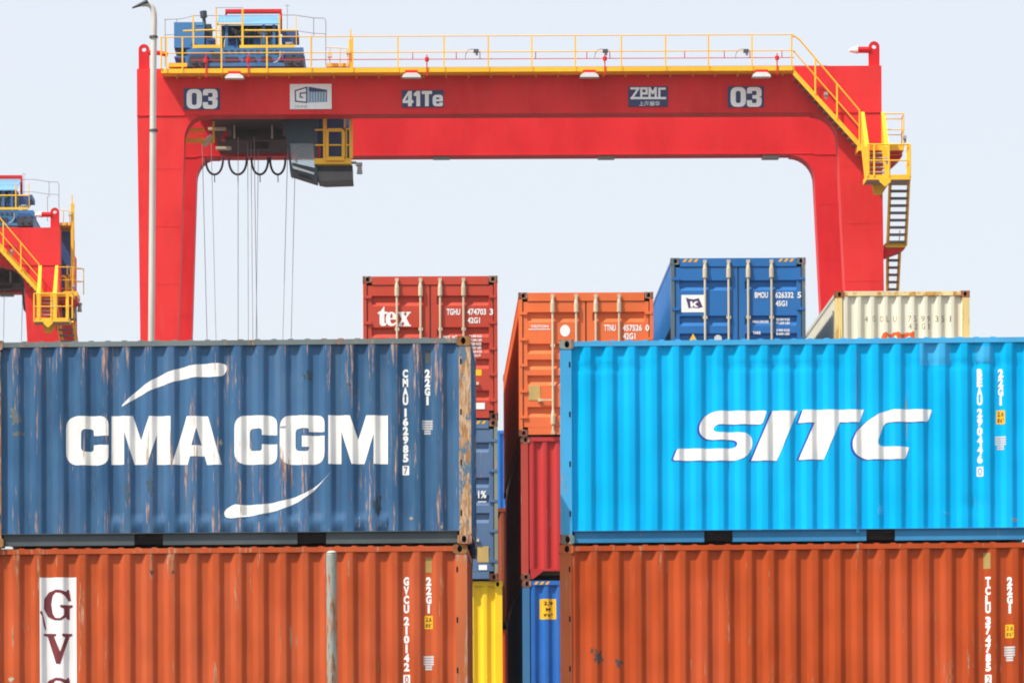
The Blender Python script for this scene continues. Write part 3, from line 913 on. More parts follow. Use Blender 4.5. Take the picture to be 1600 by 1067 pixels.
# coral door
door_letters(cor, join([tline('TTNU', cor, 944, 507, 962, 517), tline('457526', cor, 973, 507, 1003, 517), tline('0', cor, 1008.5, 507, 1014.5, 517), tline('42G1', cor, 973.5, 520, 993, 530)]), M['white'], left=False)
ov = [cor['px'](883 + 7.8 * math.cos(t * math.pi / 16), 516.5 + 9.2 * math.sin(t * math.pi / 16)) for t in range(32)]
door_letters(cor, flat_mesh([ov]), M['white'], 'oval_mark')
q0, q1 = cor['px'](826, 515), cor['px'](860, 513.6)
door_letters(cor, join([tline('TRITON', cor, 829, 507.5, 857, 512), rect(q0[0], q0[1], q1[0], q1[1])]), M['white'])
q0, q1 = cor['px'](826, 625), cor['px'](844, 602)
door_letters(cor, rect(q0[0], q0[1], q1[0], q1[1]), M['plate'], 'data_plate', d=0.015)
# royal door
zr = zoomconv(1010, 390, 5.926, roy['px'])
q0, q1 = zr(325, 580), zr(541, 418)
door_letters(roy, rect(q0[0], q0[1], q1[0], q1[1]), M['white'], 'flag_panel', d=0.016)
fl = [(365, 445), (405, 456), (440, 460), (485, 448), (505, 490), (522, 530), (480, 541), (430, 535), (390, 541), (380, 495)]
kk = [(405, 478), (425, 478), (429, 498), (455, 478), (482, 478), (449, 505), (484, 532), (452, 532), (432, 513), (432, 532), (410, 532)]
door_letters(roy, flat_mesh([[zr(*p) for p in fl]]), M['flag'], 'flag_print', d=0.013)
door_letters(roy, flat_mesh([[zr(*p) for p in kk]]), M['white'], 'lettering', d=0.010)
door_letters(roy, join([tline('BMOU', roy, 1179.5, 456, 1200, 465.5), tline('626332', roy, 1211.5, 456, 1240, 465.5), tline('5', roy, 1246, 456, 1252, 465.5), tline('45G1', roy, 1212, 469.5, 1230, 478.5)]), M['white'], left=False)
rows = [tline('MAX.GROSS', roy, 1176, 500.5, 1201, 504.5), tline('TARE', roy, 1176.5, 517.5, 1188.5, 522)]
for k, s in enumerate(('32.500 KGS', '71.650 LBS', '', '3.900 KGS', '8.600 LBS')):
    if s: rows.append(tline(s, roy, 1213, 497 + k * 5.6, 1234, 501 + k * 5.6))
door_letters(roy, join(rows), M['white'], d=0.012, left=False)
tri = [roy['px'](*p) for p in ((1083, 521), (1090, 534), (1076, 534))]
door_letters(roy, flat_mesh([tri]), M['placard'], 'warning_triangle', d=0.013)
ov = [roy['px'](1122 + 6 * math.cos(t * math.pi / 12), 529 + 6 * math.sin(t * math.pi / 12)) for t in range(24)]
door_letters(roy, flat_mesh([ov]), M['grey_white'], 'round_mark', d=0.013)
# cream end wall
def spread(s, inf, xs, y0, y1, w=4.6):
    return join([tline(ch, inf, x - w / 2 * (0.5 if ch == '1' else 1), y0, x + w / 2 * (0.3 if ch == '1' else 1), y1, 0.0) for ch, x in zip(s, xs)])
xs1 = [1250 + q / 5.714 for q in (597, 663, 732, 785, 851, 980, 1030, 1098, 1150, 1222, 1280, 1345)]
end_letters(cream, join([spread('4OOLU7599351', cream, xs1, 493, 502.5), spread('42G1', cream, [1250 + q / 5.714 for q in (983, 1038, 1102, 1155)], 505, 514)]), M['dark_text'])
sw = [(1377, 528), (1380, 520), (1385, 518), (1391, 523), (1397, 518.5), (1404, 518), (1410, 522), (1418, 518.5), (1424, 519.5), (1426, 517.5), (1429, 517.5), (1429, 540), (1423, 540), (1422, 524), (1414, 527), (1407, 540), (1400, 523), (1393, 528), (1387, 524), (1382, 540), (1377, 540)]
end_letters(cream, flat_mesh([[cream['px'](*p) for p in sw]]), M['orange_mark'], 'logo')
# cobalt placard
q0, q1 = blu['px'](843.5, 967), blu['px'](869, 935)
end_letters(blu, rect(q0[0], q0[1], q1[0], q1[1], 0.02), M['placard'], 'placard')
end_letters(blu, join([tline('2.9', blu, 849, 939, 864, 945), tline('M', blu, 853, 949, 860, 954), tline("9'6\"", blu, 849, 958, 864, 963)]), M['gasket'], 'lettering', 0.006)
# slate door marks
q0, q1 = slate['px'](746, 878), slate['px'](763.5, 853)
door_letters(slate, rect(q0[0], q0[1], q1[0], q1[1]), M['plate'], 'data_plate', d=0.015, left=False)
q0, q1 = slate['px'](748, 890), slate['px'](761, 882)
door_letters(slate, rect(q0[0], q0[1], q1[0], q1[1]), M['white'], 'plate', d=0.013, left=False)
door_letters(slate, join([tline('1%', slate, 747, 766, 760, 778), rect(*slate['px'](747, 784), *slate['px'](760, 782.6))]), M['white'], left=False)

# -- farther bays, seen through the slit between the two columns
zb1 = W(782, 793, 88.5).z - HS
brn = back_container('brown container far back in the slit between two tall columns', 700.0, zb1, 88.5, HS, M['brown'])
fir = back_container('fire orange container far back under the brown one in the slit', 700.5, zb1 - HC - 0.004, 88.6, HC, M['fire'])
zb2 = W(782, 672, 102.0).z - HC
far = back_container('bright blue container farthest back above the brown one in the slit', 690.0, zb2, 102.0, HC, M['cobalt_far'])
far_low = back_container('container hidden below the farthest bright blue one', 690.0, zb2 - HC - 0.004, 102.0, HC, M['cobalt_far'])
ym = brn['px']
q0, q1 = ym(784, 965), ym(787.5, 945)

# -- concrete plinths that carry the rows
def plinth(x0, x1, y0, y1, z):
    mb = MB(); mb.box(x0, x1, y0, y1, -0.2, z)
    tag(mb.build('stacking_platform', M['concrete']), kind='structure')
for inf in (gvc, tclu):
    mb = MB(); mb.box(-0.3, 6.36, -1.4, 1.6, -inf['root'].location.z, 0.0)
    o = tag(mb.build('stacking_platform', M['concrete']), kind='structure')
    o.location, o.rotation_euler = inf['root'].location, (0, 0, YAW)
plinth(tex['loc'].x - 1.6, cream['loc'].x + 1.6, D2 - 0.3, D2 + 12.6, zt - HC)
plinth(brn['loc'].x - 1.6, brn['loc'].x + 1.6, 88.3, 101.0, zb1 - HC - 0.004)
plinth(far['loc'].x - 1.6, far['loc'].x + 1.6, 101.8, 114.5, zb2 - HC - 0.004)

# ------------------------------------------------------------------ yard posts
M['galv'] = paint('galvanised_steel', srgb(196, 194, 184), var=0.12, rough=0.5, dust=0.15, seed=40)
M['galv_rust'] = paint('stained_galvanised_steel', srgb(160, 168, 158), var=0.22, wear=0.29, stretch=3.0, fine=0.7, rust=0.20, dust=0.3, seed=41, rustcol=(0.25, 0.12, 0.05, 1))
DP = 96.0
pb_ = W(236.5, 530, DP); pt_ = W(240.5, 30, DP)
slope = (pt_.x - pb_.x) / (pt_.z - pb_.z)
base = Vector((pb_.x - slope * pb_.z, DP, 0))
pole = tag(empty('street_lamp', base), 'tall pale grey lamp post with bent top before the red gantry leg', 'lamp post')
def pl(x, y):
    p = W(x, y, DP) - base
    return (p.x, 0, p.z)
mb = MB()
mb.tube([(0, 0, 0), pl(236.3, 560), pl(238.3, 300), pl(239.5, 120), pl(240.4, 60), pl(241, 34), pl(240.6, 22), pl(238.5, 13), pl(234, 8), pl(227, 6.5), pl(222, 7.5)], 0.078, 14, r1=0.058)
mb.build('pole', M['galv'], pole, True)
for y in (60, 206):
    mb = MB()
    a = Vector(pl(240, y)); mb.tube([a, a + Vector((0, 0, 0.05))], 0.10, 14)
    mb.build('collar', M['rail_dark'], pole)
mb = MB()
a, b = Vector(pl(228, 4.2)), Vector(pl(206.5, 13))
d = (b - a).normalized()
mb.tube([a - d * 0.05, a + d * 0.06, a + d * 0.15, a + d * 0.24, b], 0.062, 10, r1=0.018)
mb.v = [(p[0], p[1] * 1.9, p[2]) for p in mb.v]
n_ = len(mb.v)
mb.build('lamp_head', M['rail_dark'], pole, True)

DQ = 50.6
q = W(518.0, 866, DQ)
post = tag(empty('steel_post', (q.x, DQ, 0)), 'stained galvanised steel post standing before the brick orange container', 'post')
mb = MB()
mb.tube([(0, 0, 0), (0, 0, q.z - 0.05), (0, 0, q.z - 0.01), (0, 0, q.z + 0.015)], 0.066, 18)
pp = mb.build('pole', M['galv_rust'], post, True)
mb = MB()
mb.tube([(0, 0, q.z + 0.0155), (0, 0, q.z + 0.035), (0, 0, q.z + 0.045)], 0.070, 18, r1=0.03)
mb.build('cap', M['galv'], pp, True)

# ------------------------------------------------------------------ gantry crane
D3 = 140.0
M['red'] = paint('crane_red_paint', srgb(216, 22, 30), var=0.07, wear=0.0, seed=50, fade=srgb(218, 32, 36), dust=0.04, rough=0.5, spec=0.22, bump=0.05)
M['safety'] = paint('safety_yellow_paint', srgb(252, 190, 30), var=0.06, rough=0.5, seed=51, bump=0.0)
M['tread'] = plain('tread_grating', (0.20, 0.16, 0.15, 1), 0.8)
M['navy_sign'] = plain('navy_sign_face', srgb(45, 58, 100), 0.5)
M['white_sign'] = plain('white_sign_face', (0.90, 0.90, 0.87, 1), 0.5, var=0.03)
M['red_faded'] = paint('faded_crane_red_paint', srgb(222, 32, 32), var=0.08, seed=54, fade=srgb(224, 50, 46), rough=0.6, spec=0.25, dust=0.06, bump=0.05)
M['mach_blue'] = paint('machine_blue_paint', srgb(52, 112, 160), var=0.14, seed=52, rough=0.5)
M['mach_pale'] = paint('pale_blue_canopy', srgb(96, 150, 192), var=0.15, seed=53, rough=0.45)
M['mach_dark'] = plain('dark_machinery', (0.03, 0.04, 0.055, 1), 0.6)
M['grey_dark'] = plain('dark_grey_casing', (0.11, 0.105, 0.10, 1), 0.6)
M['frame_shaded'] = plain('shade_brown_frame', (0.045, 0.018, 0.016, 1), 0.7)  # dark brown paints in the shade between the girders under the trolley
M['teal_dark'] = plain('dark_teal_paint', srgb(40, 62, 72), 0.5)
M['cab_blue'] = plain('cab_blue_paint', srgb(36, 72, 125), 0.5)
M['steel'] = plain('dull_steel', (0.35, 0.34, 0.32, 1), 0.5)
M['wire'] = plain('wire_rope', (0.32, 0.32, 0.33, 1), 0.5)
M['cable'] = plain('festoon_cable', (0.035, 0.012, 0.018, 1), 0.6)
M['lamp_white'] = plain('white_lamp_housing', (0.75, 0.74, 0.70, 1), 0.4)
M['thin_grey'] = plain('thin_grey_rail', srgb(150, 145, 150), 0.5)
def glass(name, col):
    m = bpy.data.materials.new(name); m.use_nodes = True
    b = m.node_tree.nodes['Principled BSDF']
    b.inputs['Base Color'].default_value = col
    b.inputs['Roughness'].default_value = 0.06
    b.inputs['Specular IOR Level'].default_value = 0.8
    b.inputs['Transmission Weight'].default_value = 0.85
    return m
M['glass'] = glass('cab_glass', (0.60, 0.68, 0.68, 1))

O = W(796, 1000, D3); O.z = 0.0
def cp(x, y, d=0.0):
    p = W(x, y, D3 + d) - O
    return (p.x, p.y, p.z)
def CZ(y, d=0.0): return cp(796, y, d)[2]
crane = tag(empty('gantry_crane', O), 'big red gantry crane with yellow walkway spanning the container stacks', 'crane', 'red gantry cranes')

class PB(MB):
    org = O
    def pbox(self, x0, y0, x1, y1, d0, d1, m=0):
        a, b = cp(x0, y1, d0), cp(x1, y0, d0)
        return self.box(a[0], b[0], d0, d1, a[2], b[2], m)
    def ptube(self, pts, r, n=6, m=0):
        return self.tube([cp(*p) for p in pts], r, n, m)
    def pprism(self, pts, d0, d1, m=0):
        return self.prism([(cp(p[0], p[1], d0)[0], cp(p[0], p[1], d0)[2]) for p in pts], d0, d1, m)

GD = 8.0                                       # from front girder face to rear girder face
zg0, zg1 = CZ(178.0), CZ(105.5)
xl, xr = cp(214, 140)[0], cp(1377.5, 140)[0]
for dy in (0.0, GD):
    mb = MB()
    xi0, xi1 = cp(252, 110)[0], cp(1300, 110)[0]
    mb.box(xl, xr, dy, dy + 0.8, zg0, zg1)
    mb.box(xl + 1.6, xr - 1.5, dy - 0.03, dy - 0.001, zg0 + 0.002, zg0 + 0.035)       # bottom flange lip
    go = mb.build('girder', M['red'] if dy else M['red_faded'], crane)
    # stiffener plates and trolley rail
    mb = MB()
    mb.box(xl + 1.9, xr - 1.8, dy + 0.36, dy + 0.44, zg1, zg1 + 0.09)
    mb.build('trolley_rail', M['steel'], go)
    mb = MB()
    n = 12
    for k in range(1, n if dy == 0 else 0):
        x = xl + 1.6 + (xr - xl - 3.2) * k / n
        mb.box(x - 0.008, x + 0.008, dy - 0.005, dy - 0.0005, zg0 + 0.04, zg1)
    if dy == 0:
        mb.box(xl + 0.1, xr - 0.1, dy - 0.005, dy - 0.0006, zg0 + 0.62, zg0 + 0.632)
        mb.build('weld_seam', M['red_faded'], go)
    if dy > 0:
        mb = MB()
        for x in (690, 948, 1205):
            a, b = cp(x - 13, 246, GD), cp(x + 13, 240, GD)
            mb.box(a[0], b[0], dy + 0.1, dy + 0.6, a[2], zg0 - 0.001)
        mb.build('cable_tray', M['steel'], go)

def leg_poly(side):
    if side < 0:
        arc = [(288 + 38 * (1 - math.cos(t * math.pi / 16)), 218 - 39.8 * math.sin(t * math.pi / 16)) for t in range(0, 9)]
        pts = [(214.3, 178), (219.2, 530), (233, 1535), (250, 1535), (278.5, 530)] + arc
    else:
        arc = [(1309 - 40 * (1 - math.cos(t * math.pi / 16)), 220 - 41.8 * math.sin(t * math.pi / 16)) for t in range(8, -1, -1)]
        pts = arc + [(1322, 480), (1358, 1540), (1386, 1540), (1381.5, 480), (1377.5, 178)]
    out = [(cp(p[0], p[1])[0], max(0.0, min(zg0 - (0.001 if p[1] == 178 else 0.03), cp(p[0], p[1])[2]))) for p in pts]
    tip = max(out[1:], key=lambda q: q[0]) if side < 0 else min(out[:-1], key=lambda q: q[0])
    return out + [(tip[0], zg0 - 0.001)]
for side in (-1, 1):
    for dy in (0.0, GD):
        mb = MB()
        mb.prism(leg_poly(side), dy - 0.012, dy + 0.79)
        lo = mb.build('leg', M['red'] if dy else M['red_faded'], crane)
        # plate seams down the leg
        for yy in (262, 352, 442):
            zz_ = CZ(yy)
            xa = cp((214 + (yy - 130) * 0.0125) if side < 0 else (1309 + (yy - 205) * 0.046), yy)[0]
            xb = cp((288 - (yy - 205) * 0.029) if side < 0 else (1377.5 + (yy - 178) * 0.0133), yy)[0]
            MB().box(xa + 0.02, xb - 0.02, dy - 0.019, dy - 0.0125, zz_, zz_ + 0.02).build('weld_seam', M['red'] if dy else M['red_faded'], lo)
        # plate joint line
        mb = MB()
        lp = leg_poly(side)
        x0, x1 = (lp[0][0], cp(288, 180)[0]) if side < 0 else (cp(1309, 180)[0], lp[-2][0])
        mb.box(x0 - 0.01, x1 + 0.01, dy - 0.04, dy - 0.013, zg0 - 0.03, zg0 - 0.002)
        mb.build('joint_plate', M['red'], lo)
for a, b in ((xl + 0.003, xl + 0.75), (xr - 0.75, xr - 0.003)):
    mb = MB(); mb.box(a + 0.15, b, 0.801, GD - 0.021, 0.9, 1.9)
    mb.build('sill_beam', M['red'], crane)
# lifting lugs on the corners
def lug(xc, ytop, ybot, w, d, hole_dx=0):
    a, b = cp(xc - w / 2, ybot)[0], cp(xc + w / 2, ybot)[0]
    zt2 = zg1 + (cp(xc, ytop)[2] - cp(xc, ybot)[2])
    c, r = (a + b) / 2, (b - a) / 2
    outer = [(a, zg1 + 0.001), (b, zg1 + 0.001)] + [(c + r * math.cos(t * math.pi / 10), zt2 - r + r * math.sin(t * math.pi / 10)) for t in range(0, 11)]
    hole = [(c + r * 0.42 * math.cos(t * math.pi / 8), zt2 - r + r * 0.42 * math.sin(t * math.pi / 8)) for t in range(16)]
    vs, fs = flat_mesh([outer, hole])
    mb = MB()
    mb.add([(v[0], d, v[1]) for v in vs], fs); mb.add([(v[0], d + 0.12, v[1]) for v in vs], fs)
    for lp in (outer, hole):
        n = len(lp)
        mb.add([(p[0], d, p[1]) for p in lp] + [(p[0], d + 0.12, p[1]) for p in lp], [(i, (i + 1) % n, (i + 1) % n + n, i + n) for i in range(n)])
    lo = mb.build('lifting_lug', M['red'], crane)
    return lo, zt2
for dd in (0.2, GD + 0.2):
    lug(224.5, 67.0, 107.5, 17, dd)
    lr, zl2 = lug(1367, 63.5, 103.5, 17, dd)
mb = PB()
mb.ptube([(1359, 78.5, 0.25), (1339, 78.5, 0.25)], 0.11, 12)
mb.build('aviation_lamp_arm', M['red'], crane)
mb = PB()
mb.tube([cp(1340, 78.5, 0.25), cp(1327, 79.5, 0.25)], 0.14, 12, r1=0.05)
mb.build('aviation_lamp', M['lamp_white'], crane)
mb = PB()
mb.ptube([(232, 83, 0.25), (247, 83, 0.25), (262, 86, 0.25)], 0.08, 10)
mb.build('aviation_lamp_arm', M['red'], crane)

# walkway with open grating
WD = 0.66
xw0, xw1 = cp(252, 110, -WD)[0], cp(1241, 110, -WD)[0]
zw = CZ(105.5, -WD); zwb = CZ(112.5, -WD)
mb = MB()
mb.box(xw0, xw1, -WD - 0.012, -WD, zwb, zw)                           # toe board
mb.box(xw0, xw0 + 0.03, -WD + 0.001, -0.02, zwb, zw - 0.02)
wk = mb.build('walkway', M['safety'], crane)
mb = MB()
for k in range(46):
    y = -WD + 0.02 + k * 0.0098
    mb.box(xw0 + 0.04, xw1, y, y + 0.0036, zwb + 0.001, zwb + 0.02)
mb.box(xw0 + 0.04, xw1, -0.19, -0.0055, zwb + 0.001, zwb + 0.03)  # solid ledger strip added to cast a dark band on the girder top
mb.build('grating', M['safety'], wk)
x = xw0 + 0.5
while x < xw1:
    mb = MB()
    mb.prism_x([(-WD + 0.02, zwb - 0.001), (-0.006, zwb - 0.001), (-0.006, zwb - 0.07), (-WD + 0.02, zwb - 0.04)], x - 0.03, x + 0.03)
    x += 0.76
    mb.build('bracket', M['safety'], wk)
# handrail
mb = MB()
def rail_post(xp, ytop=56.5, yb=105.5, d=-WD):
    x = cp(xp, 80, d)[0]
    mb.box(x - 0.026, x + 0.026, d - 0.04, d - 0.013, zwb, CZ(ytop, d))
for xp in (260, 285, 346, 417, 486, 551, 622, 694, 763, 831, 899, 971, 1040, 1107, 1175, 1237): rail_post(xp)
for yy in (56.5, 81.5):
    mb.tube([(xw0, -WD - 0.026, CZ(yy, -WD)), (xw1, -WD - 0.026, CZ(yy, -WD))], 0.017, 6)
mb.tube([(xw0, -WD - 0.026, CZ(56.5, -WD)), (xw0, -WD - 0.026, zw)], 0.03, 6)
mb.build('handrail', M['safety'], crane)
# red conduit with droppers and goose-neck lamps
mb = MB()
zc1 = CZ(92, -WD)
mb.tube([(cp(300, 92)[0], -WD + 0.05, zc1), (xw1, -WD + 0.05, zc1)], 0.014, 5)
for xp in (322, 388, 440, 645, 713, 750, 837, 917, 953, 1070, 1132, 1172, 1222):
    x = cp(xp, 92, -WD)[0]
    mb.box(x - 0.014, x + 0.014, -WD + 0.04, -WD + 0.06, zc1, CZ(81, -WD))
for xp in (322, 388, 667, 945, 1214):
    x = cp(xp, 92, -WD)[0]
    mb.box(x - 0.02, x + 0.02, -WD - 0.05, -WD - 0.014, CZ(120, -WD), CZ(86, -WD))
    mb.tube([(x, -WD - 0.03, CZ(96, -WD)), (x, -WD - 0.03, CZ(90, -WD))], 0.07, 8)
mb.build('conduit', M['red'], crane)
for xp in (727, 929, 1149):
    mb = PB()
    mb.ptube([(xp, 92, -WD), (xp + 0.5, 86, -WD), (xp + 4, 79, -WD), (xp + 10, 77, -WD), (xp + 16, 78.5, -WD)], 0.014, 6)
    wl = mb.build('work_lamp', M['thin_grey'], crane)
    mb = PB()
    mb.pbox(xp + 13, 77, xp + 21, 82, -WD - 0.08, -WD + 0.08)
    mb.build('lamp_head', M['rail_dark'], wl)
    mb = PB()
    mb.ptube([(xp + 18, 82, -WD), (xp + 18, 87, -WD)], 0.04, 8)
    mb.build('lamp_bulb', M['steel'], wl)
for xp, yp in ((366, 118.5), (643, 117), (921, 116.5), (1190, 116)):
    mb = PB()
    mb.pprism([(xp - 15, yp + 4), (xp + 15, yp + 4), (xp + 13, yp), (xp + 8, yp - 3), (xp - 8, yp - 3), (xp - 13, yp)], -WD - 0.38, -WD - 0.06)
    fo = mb.build('floodlight', M['lamp_white'], crane)
    mb = PB()
    mb.pbox(xp - 10, yp - 7, xp + 10, yp - 3, -WD - 0.3, -WD - 0.02)
    mb.build('bracket', M['red'], fo)

# sign plates
def sign(x0, y0, x1, y1, mat):
    mb = PB(); mb.pbox(x0, y0, x1, y1, -0.035, -0.0135)
    return mb.build('sign_plate', mat, crane)
def on_sign(parent, vf_list, mat, d=-0.039, name='lettering'):
    mb = MB()
    for k, (vs, fs) in enumerate(vf_list):
        mb.add([(v[0], d - 0.0012 * k, v[1]) for v in vs], fs)
    return mb.build(name, mat, parent)
def ctext(s, x0, y0, x1, y1, bold=0.03):
    a, b = cp(x0, y1, -0.04), cp(x1, y0, -0.04)
    return fit(text_mesh(s, bold), a[0], a[2], b[0], b[2])
def cstroke(pts, w, k, ox, oy):
    out = []
    for i in range(len(pts) - 1):
        a = Vector((ox + pts[i][0] / k, oy + pts[i][1] / k)); b = Vector((ox + pts[i + 1][0] / k, oy + pts[i + 1][1] / k))
        d = (b - a).normalized(); h = w / k / 2
        a -= d * h; b += d * h
        nrm = Vector((-d.y, d.x)) * h
        q = [a + nrm, b + nrm, b - nrm, a - nrm]
        out.append(([(cp(p.x, p.y, -0.04)[0], cp(p.x, p.y, -0.04)[2]) for p in q], [(0, 1, 2, 3)]))
    return out
def cpoly(pts, k, ox, oy):
    return ([(cp(ox + p[0] / k, oy + p[1] / k, -0.04)[0], cp(ox + p[0] / k, oy + p[1] / k, -0.04)[2]) for p in pts], [tuple(range(len(pts)))])
def glyph(loops, x0, y0, sc=1.0):
    return flat_mesh([[(lambda q: (q[0], q[2]))(cp(x0 + p[0] * sc, y0 + p[1] * sc, -0.04)) for p in rnd(lp)] for lp in loops])
GL = {'0': [[(0, 0, 10), (24, 0, 10), (24, 31, 10), (0, 31, 10)], [(8.2, 6, 3.5), (15.8, 6, 3.5), (15.8, 25, 3.5), (8.2, 25, 3.5)]],
      '3': [[(0, 10), (0, 0, 9), (23, 0, 9), (23, 14.5, 4), (18.5, 15.3), (23, 16.2, 4), (23, 31, 9), (0, 31, 9), (0, 20.5), (8, 20.5), (8, 25, 2), (15, 25, 2), (15, 18.2, 2), (8.5, 18.2), (8.5, 12.6), (15, 12.6, 2), (15, 6, 2), (8, 6, 2), (8, 10)]],
      '4': [[(9, 0), (14.5, 0), (14.5, 14.5), (17, 14.5), (17, 19), (14.5, 19), (14.5, 24), (8.5, 24), (8.5, 19), (0, 19), (0, 14)], [(8.5, 6.5), (8.5, 14.5), (4.2, 14.5)]],
      '1': [[(4.5, 0), (10, 0), (10, 24), (4, 24), (4, 8), (0, 8), (0, 4)]],
      'T': [[(0, 0), (16, 0), (16, 5), (11, 5), (11, 24), (5, 24), (5, 5), (0, 5)]],
      'e': [[(0, 0, 6), (16, 0, 6), (16, 10.5), (5.5, 10.5), (5.5, 13.8, 1.5), (10.5, 13.8, 1), (10.5, 12), (16, 12), (16, 18, 6), (0, 18, 6)], [(5.5, 4.3, 1), (10.5, 4.3, 1), (10.5, 7), (5.5, 7)]]}
for x0, y0, x1, y1 in ((287, 138, 343.5, 171.5), (1137, 135, 1193.5, 168)):
    s = sign(x0, y0, x1, y1, M['navy_sign'])
    on_sign(s, [glyph(GL['0'], x0 + 4.5, y0 + 1.5), glyph(GL['3'], x0 + 30, y0 + 1.5)], M['white_sign'])
s = sign(628, 141, 693, 168, M['navy_sign'])
on_sign(s, [glyph(GL[ch], a, 142.5 + dy) for ch, a, dy in (('4', 629, 0), ('1', 646.5, 0), ('T', 659, 0), ('e', 676, 6))], M['white_sign'])
s = sign(982, 135, 1043.5, 167, M['navy_sign'])
zz = (16.0, 960, 125)
st = []
for q in ([(425, 218), (600, 218), (440, 458), (600, 458)], [(672, 440), (672, 218), (805, 218), (805, 345), (690, 345)], [(880, 440), (880, 218), (955, 330), (1030, 218), (1030, 440)], [(1255, 226), (1122, 226), (1122, 440)], [(430, 462), (1262, 462)]):
    st += cstroke(q, 56, *zz)
on_sign(s, st, M['white_sign'])
on_sign(s, [ctext('上海振华', 998.5, 158.5, 1031, 166, 0.01)], M['white_sign'])
s = sign(453, 131.5, 518, 171, M['white_sign'])
zz = (17.78, 440, 120)
M['sign_grey'] = plain('pale_print', srgb(165, 190, 205), 0.5)
on_sign(s, cstroke([(695, 420), (695, 300), (380, 395), (388, 685), (695, 720), (695, 450), (520, 465), (515, 570), (580, 582)], 34, *zz), M['navy_sign'])
on_sign(s, [cpoly([(715, 285), (1265, 380), (1265, 700), (715, 730)], *zz)], M['sign_grey'], -0.038)
on_sign(s, [flat_mesh([cpoly([(760, 285), (1262, 372), (1262, 425)] + [q for x in range(1235, 770, -75) for q in ((x + 16, 424), (x + 16, 712), (x, 714), (x, 422))] + [(760, 400)], *zz)[0]])], M['navy_sign'], -0.042)
on_sign(s, [ctext('CRANE', 460.5, 164.8, 480, 168.8, 0.0)], M['thin_grey'])

# stair along the girder end, landings and lower flights
mb = PB()
for d in (-0.66, -0.08):
    mb.add(*(lambda A, B, t: ([ (A[0], d, A[2]), (A[0], d, A[2] - t), (B[0], d, B[2] - t), (B[0], d, B[2]),
                               (A[0], d + 0.05, A[2]), (A[0], d + 0.05, A[2] - t), (B[0], d + 0.05, B[2] - t), (B[0], d + 0.05, B[2])],
                              [(0, 1, 2, 3), (7, 6, 5, 4), (0, 3, 7, 4), (1, 5, 6, 2), (0, 4, 5, 1), (3, 2, 6, 7)]))(cp(1239, 107, d), cp(1347, 226, d), 0.22))
stair = mb.build('stair', M['safety'], crane)
mb = PB()
A, B = Vector(cp(1240, 110, -0.66)), Vector(cp(1346, 229, -0.66))
for k in range(1, 14):
    p = A.lerp(B, k / 14)
    mb.box(p.x - 0.13, p.x + 0.11, -0.60, -0.085, p.z - 0.10, p.z - 0.06)
mb.build('tread', M['tread'], stair)
mb = PB()
dr = -0.66
mb.ptube([(1238, 57.5, dr), (1243, 57.5, dr), (1250, 63, dr), (1343, 173, dr), (1343, 228, dr)], 0.03, 6)
mb.ptube([(1240, 80, dr), (1343, 198, dr)], 0.024, 6)
for x, y0, y1 in ((1274, 92, 148), (1308, 132, 186)):
    mb.ptube([(x, y0, dr), (x, y1, dr)], 0.03, 6)
mb.build('stair_handrail', M['safety'], crane)
def landing(x0, x1, y, d0, d1, th=7.0):
    mb = PB()
    a, b = cp(x0, y + th, d0), cp(x1, y, d0)
    mb.box(a[0], b[0], d0, d0 + 0.03, a[2], b[2])
    mb.box(a[0], a[0] + 0.03, d0 + 0.031, d1, a[2], b[2])
    mb.box(b[0] - 0.03, b[0], d0 + 0.031, d1, a[2], b[2])
    mb.box(a[0], b[0], d1 + 0.001, d1 + 0.03, a[2], b[2])
    lo = mb.build('landing', M['safety'], crane)
    mb = MB()
    mb.box(a[0] + 0.031, b[0] - 0.031, d0 + 0.031, d1, a[2] + 0.02, a[2] + 0.05)
    mb.build('deck_plate', M['red'] if y < 240 else M['steel'], lo)
    return lo
landing(1341, 1412.5, 226.5, -1.0, -0.05, 9)
landing(1384, 1411, 226.6, -0.019, 1.6, 9)
landing(1354, 1423.5, 273, -3.0, -1.95, 8)
landing(1383, 1415, 380, 0.2, 1.1, 7)
# rails of the landings
mb = PB()
def rails(pts, h, post_idx=None, d=None, r=0.022, mid=True):
    top = [(p[0], p[1] - h, p[2]) for p in pts]
    mb.ptube(top, r, 6)
    if mid: mb.ptube([(p[0], p[1] - h * 0.5, p[2]) for p in pts], r * 0.8, 6)
    for p in pts: mb.ptube([p, (p[0], p[1] - h, p[2])], r, 6)
rails([(1382, 228, -1.0), (1412, 228, -1.0), (1409, 236, 1.6), (1384, 236, 1.6)], 50, r=0.02)
lr_ = mb.build('landing_handrail', M['safety'], crane)
mb = PB()
rails([(1355.5, 276, -3.0), (1366, 276, -3.0), (1389, 276, -3.0), (1422, 276, -3.0), (1420, 276, -1.95)], 50, r=0.03)
mb.ptube([(1419, 276, -2.9), (1419, 226, -2.9)], 0.06, 6)
mb.build('landing_handrail', M['safety'], crane)
# short flight toward the viewer
mb = PB()
for xa, xb in ((1348, 1355), (1380, 1386)):
    A, B = Vector(cp(xa, 226, -0.9)), Vector(cp(xb, 288 - 12, -2.0))
    mb.add([A + Vector((dx, 0, dz)) for dx in (-0.06, 0.06) for dz in (1.1, -0.05)] + [B + Vector((dx, 0, dz)) for dx in (-0.08, 0.08) for dz in (1.0, -0.2)],
           [(0, 1, 3, 2), (4, 6, 7, 5), (0, 4, 5, 1), (2, 3, 7, 6), (0, 2, 6, 4), (1, 5, 7, 3)])
fl1 = mb.build('stair', M['safety'], crane)
mb = PB()
for k in range(1, 6):
    t = k / 6
    d = -0.95 - 1.0 * t
    a, b = cp(1356, 232 + 44 * t, d), cp(1382, 228 + 44 * t, d)
    mb.box(a[0], b[0], d - 0.12, d + 0.10, a[2] - 0.04, a[2])
mb.build('tread', M['steel'], fl1)
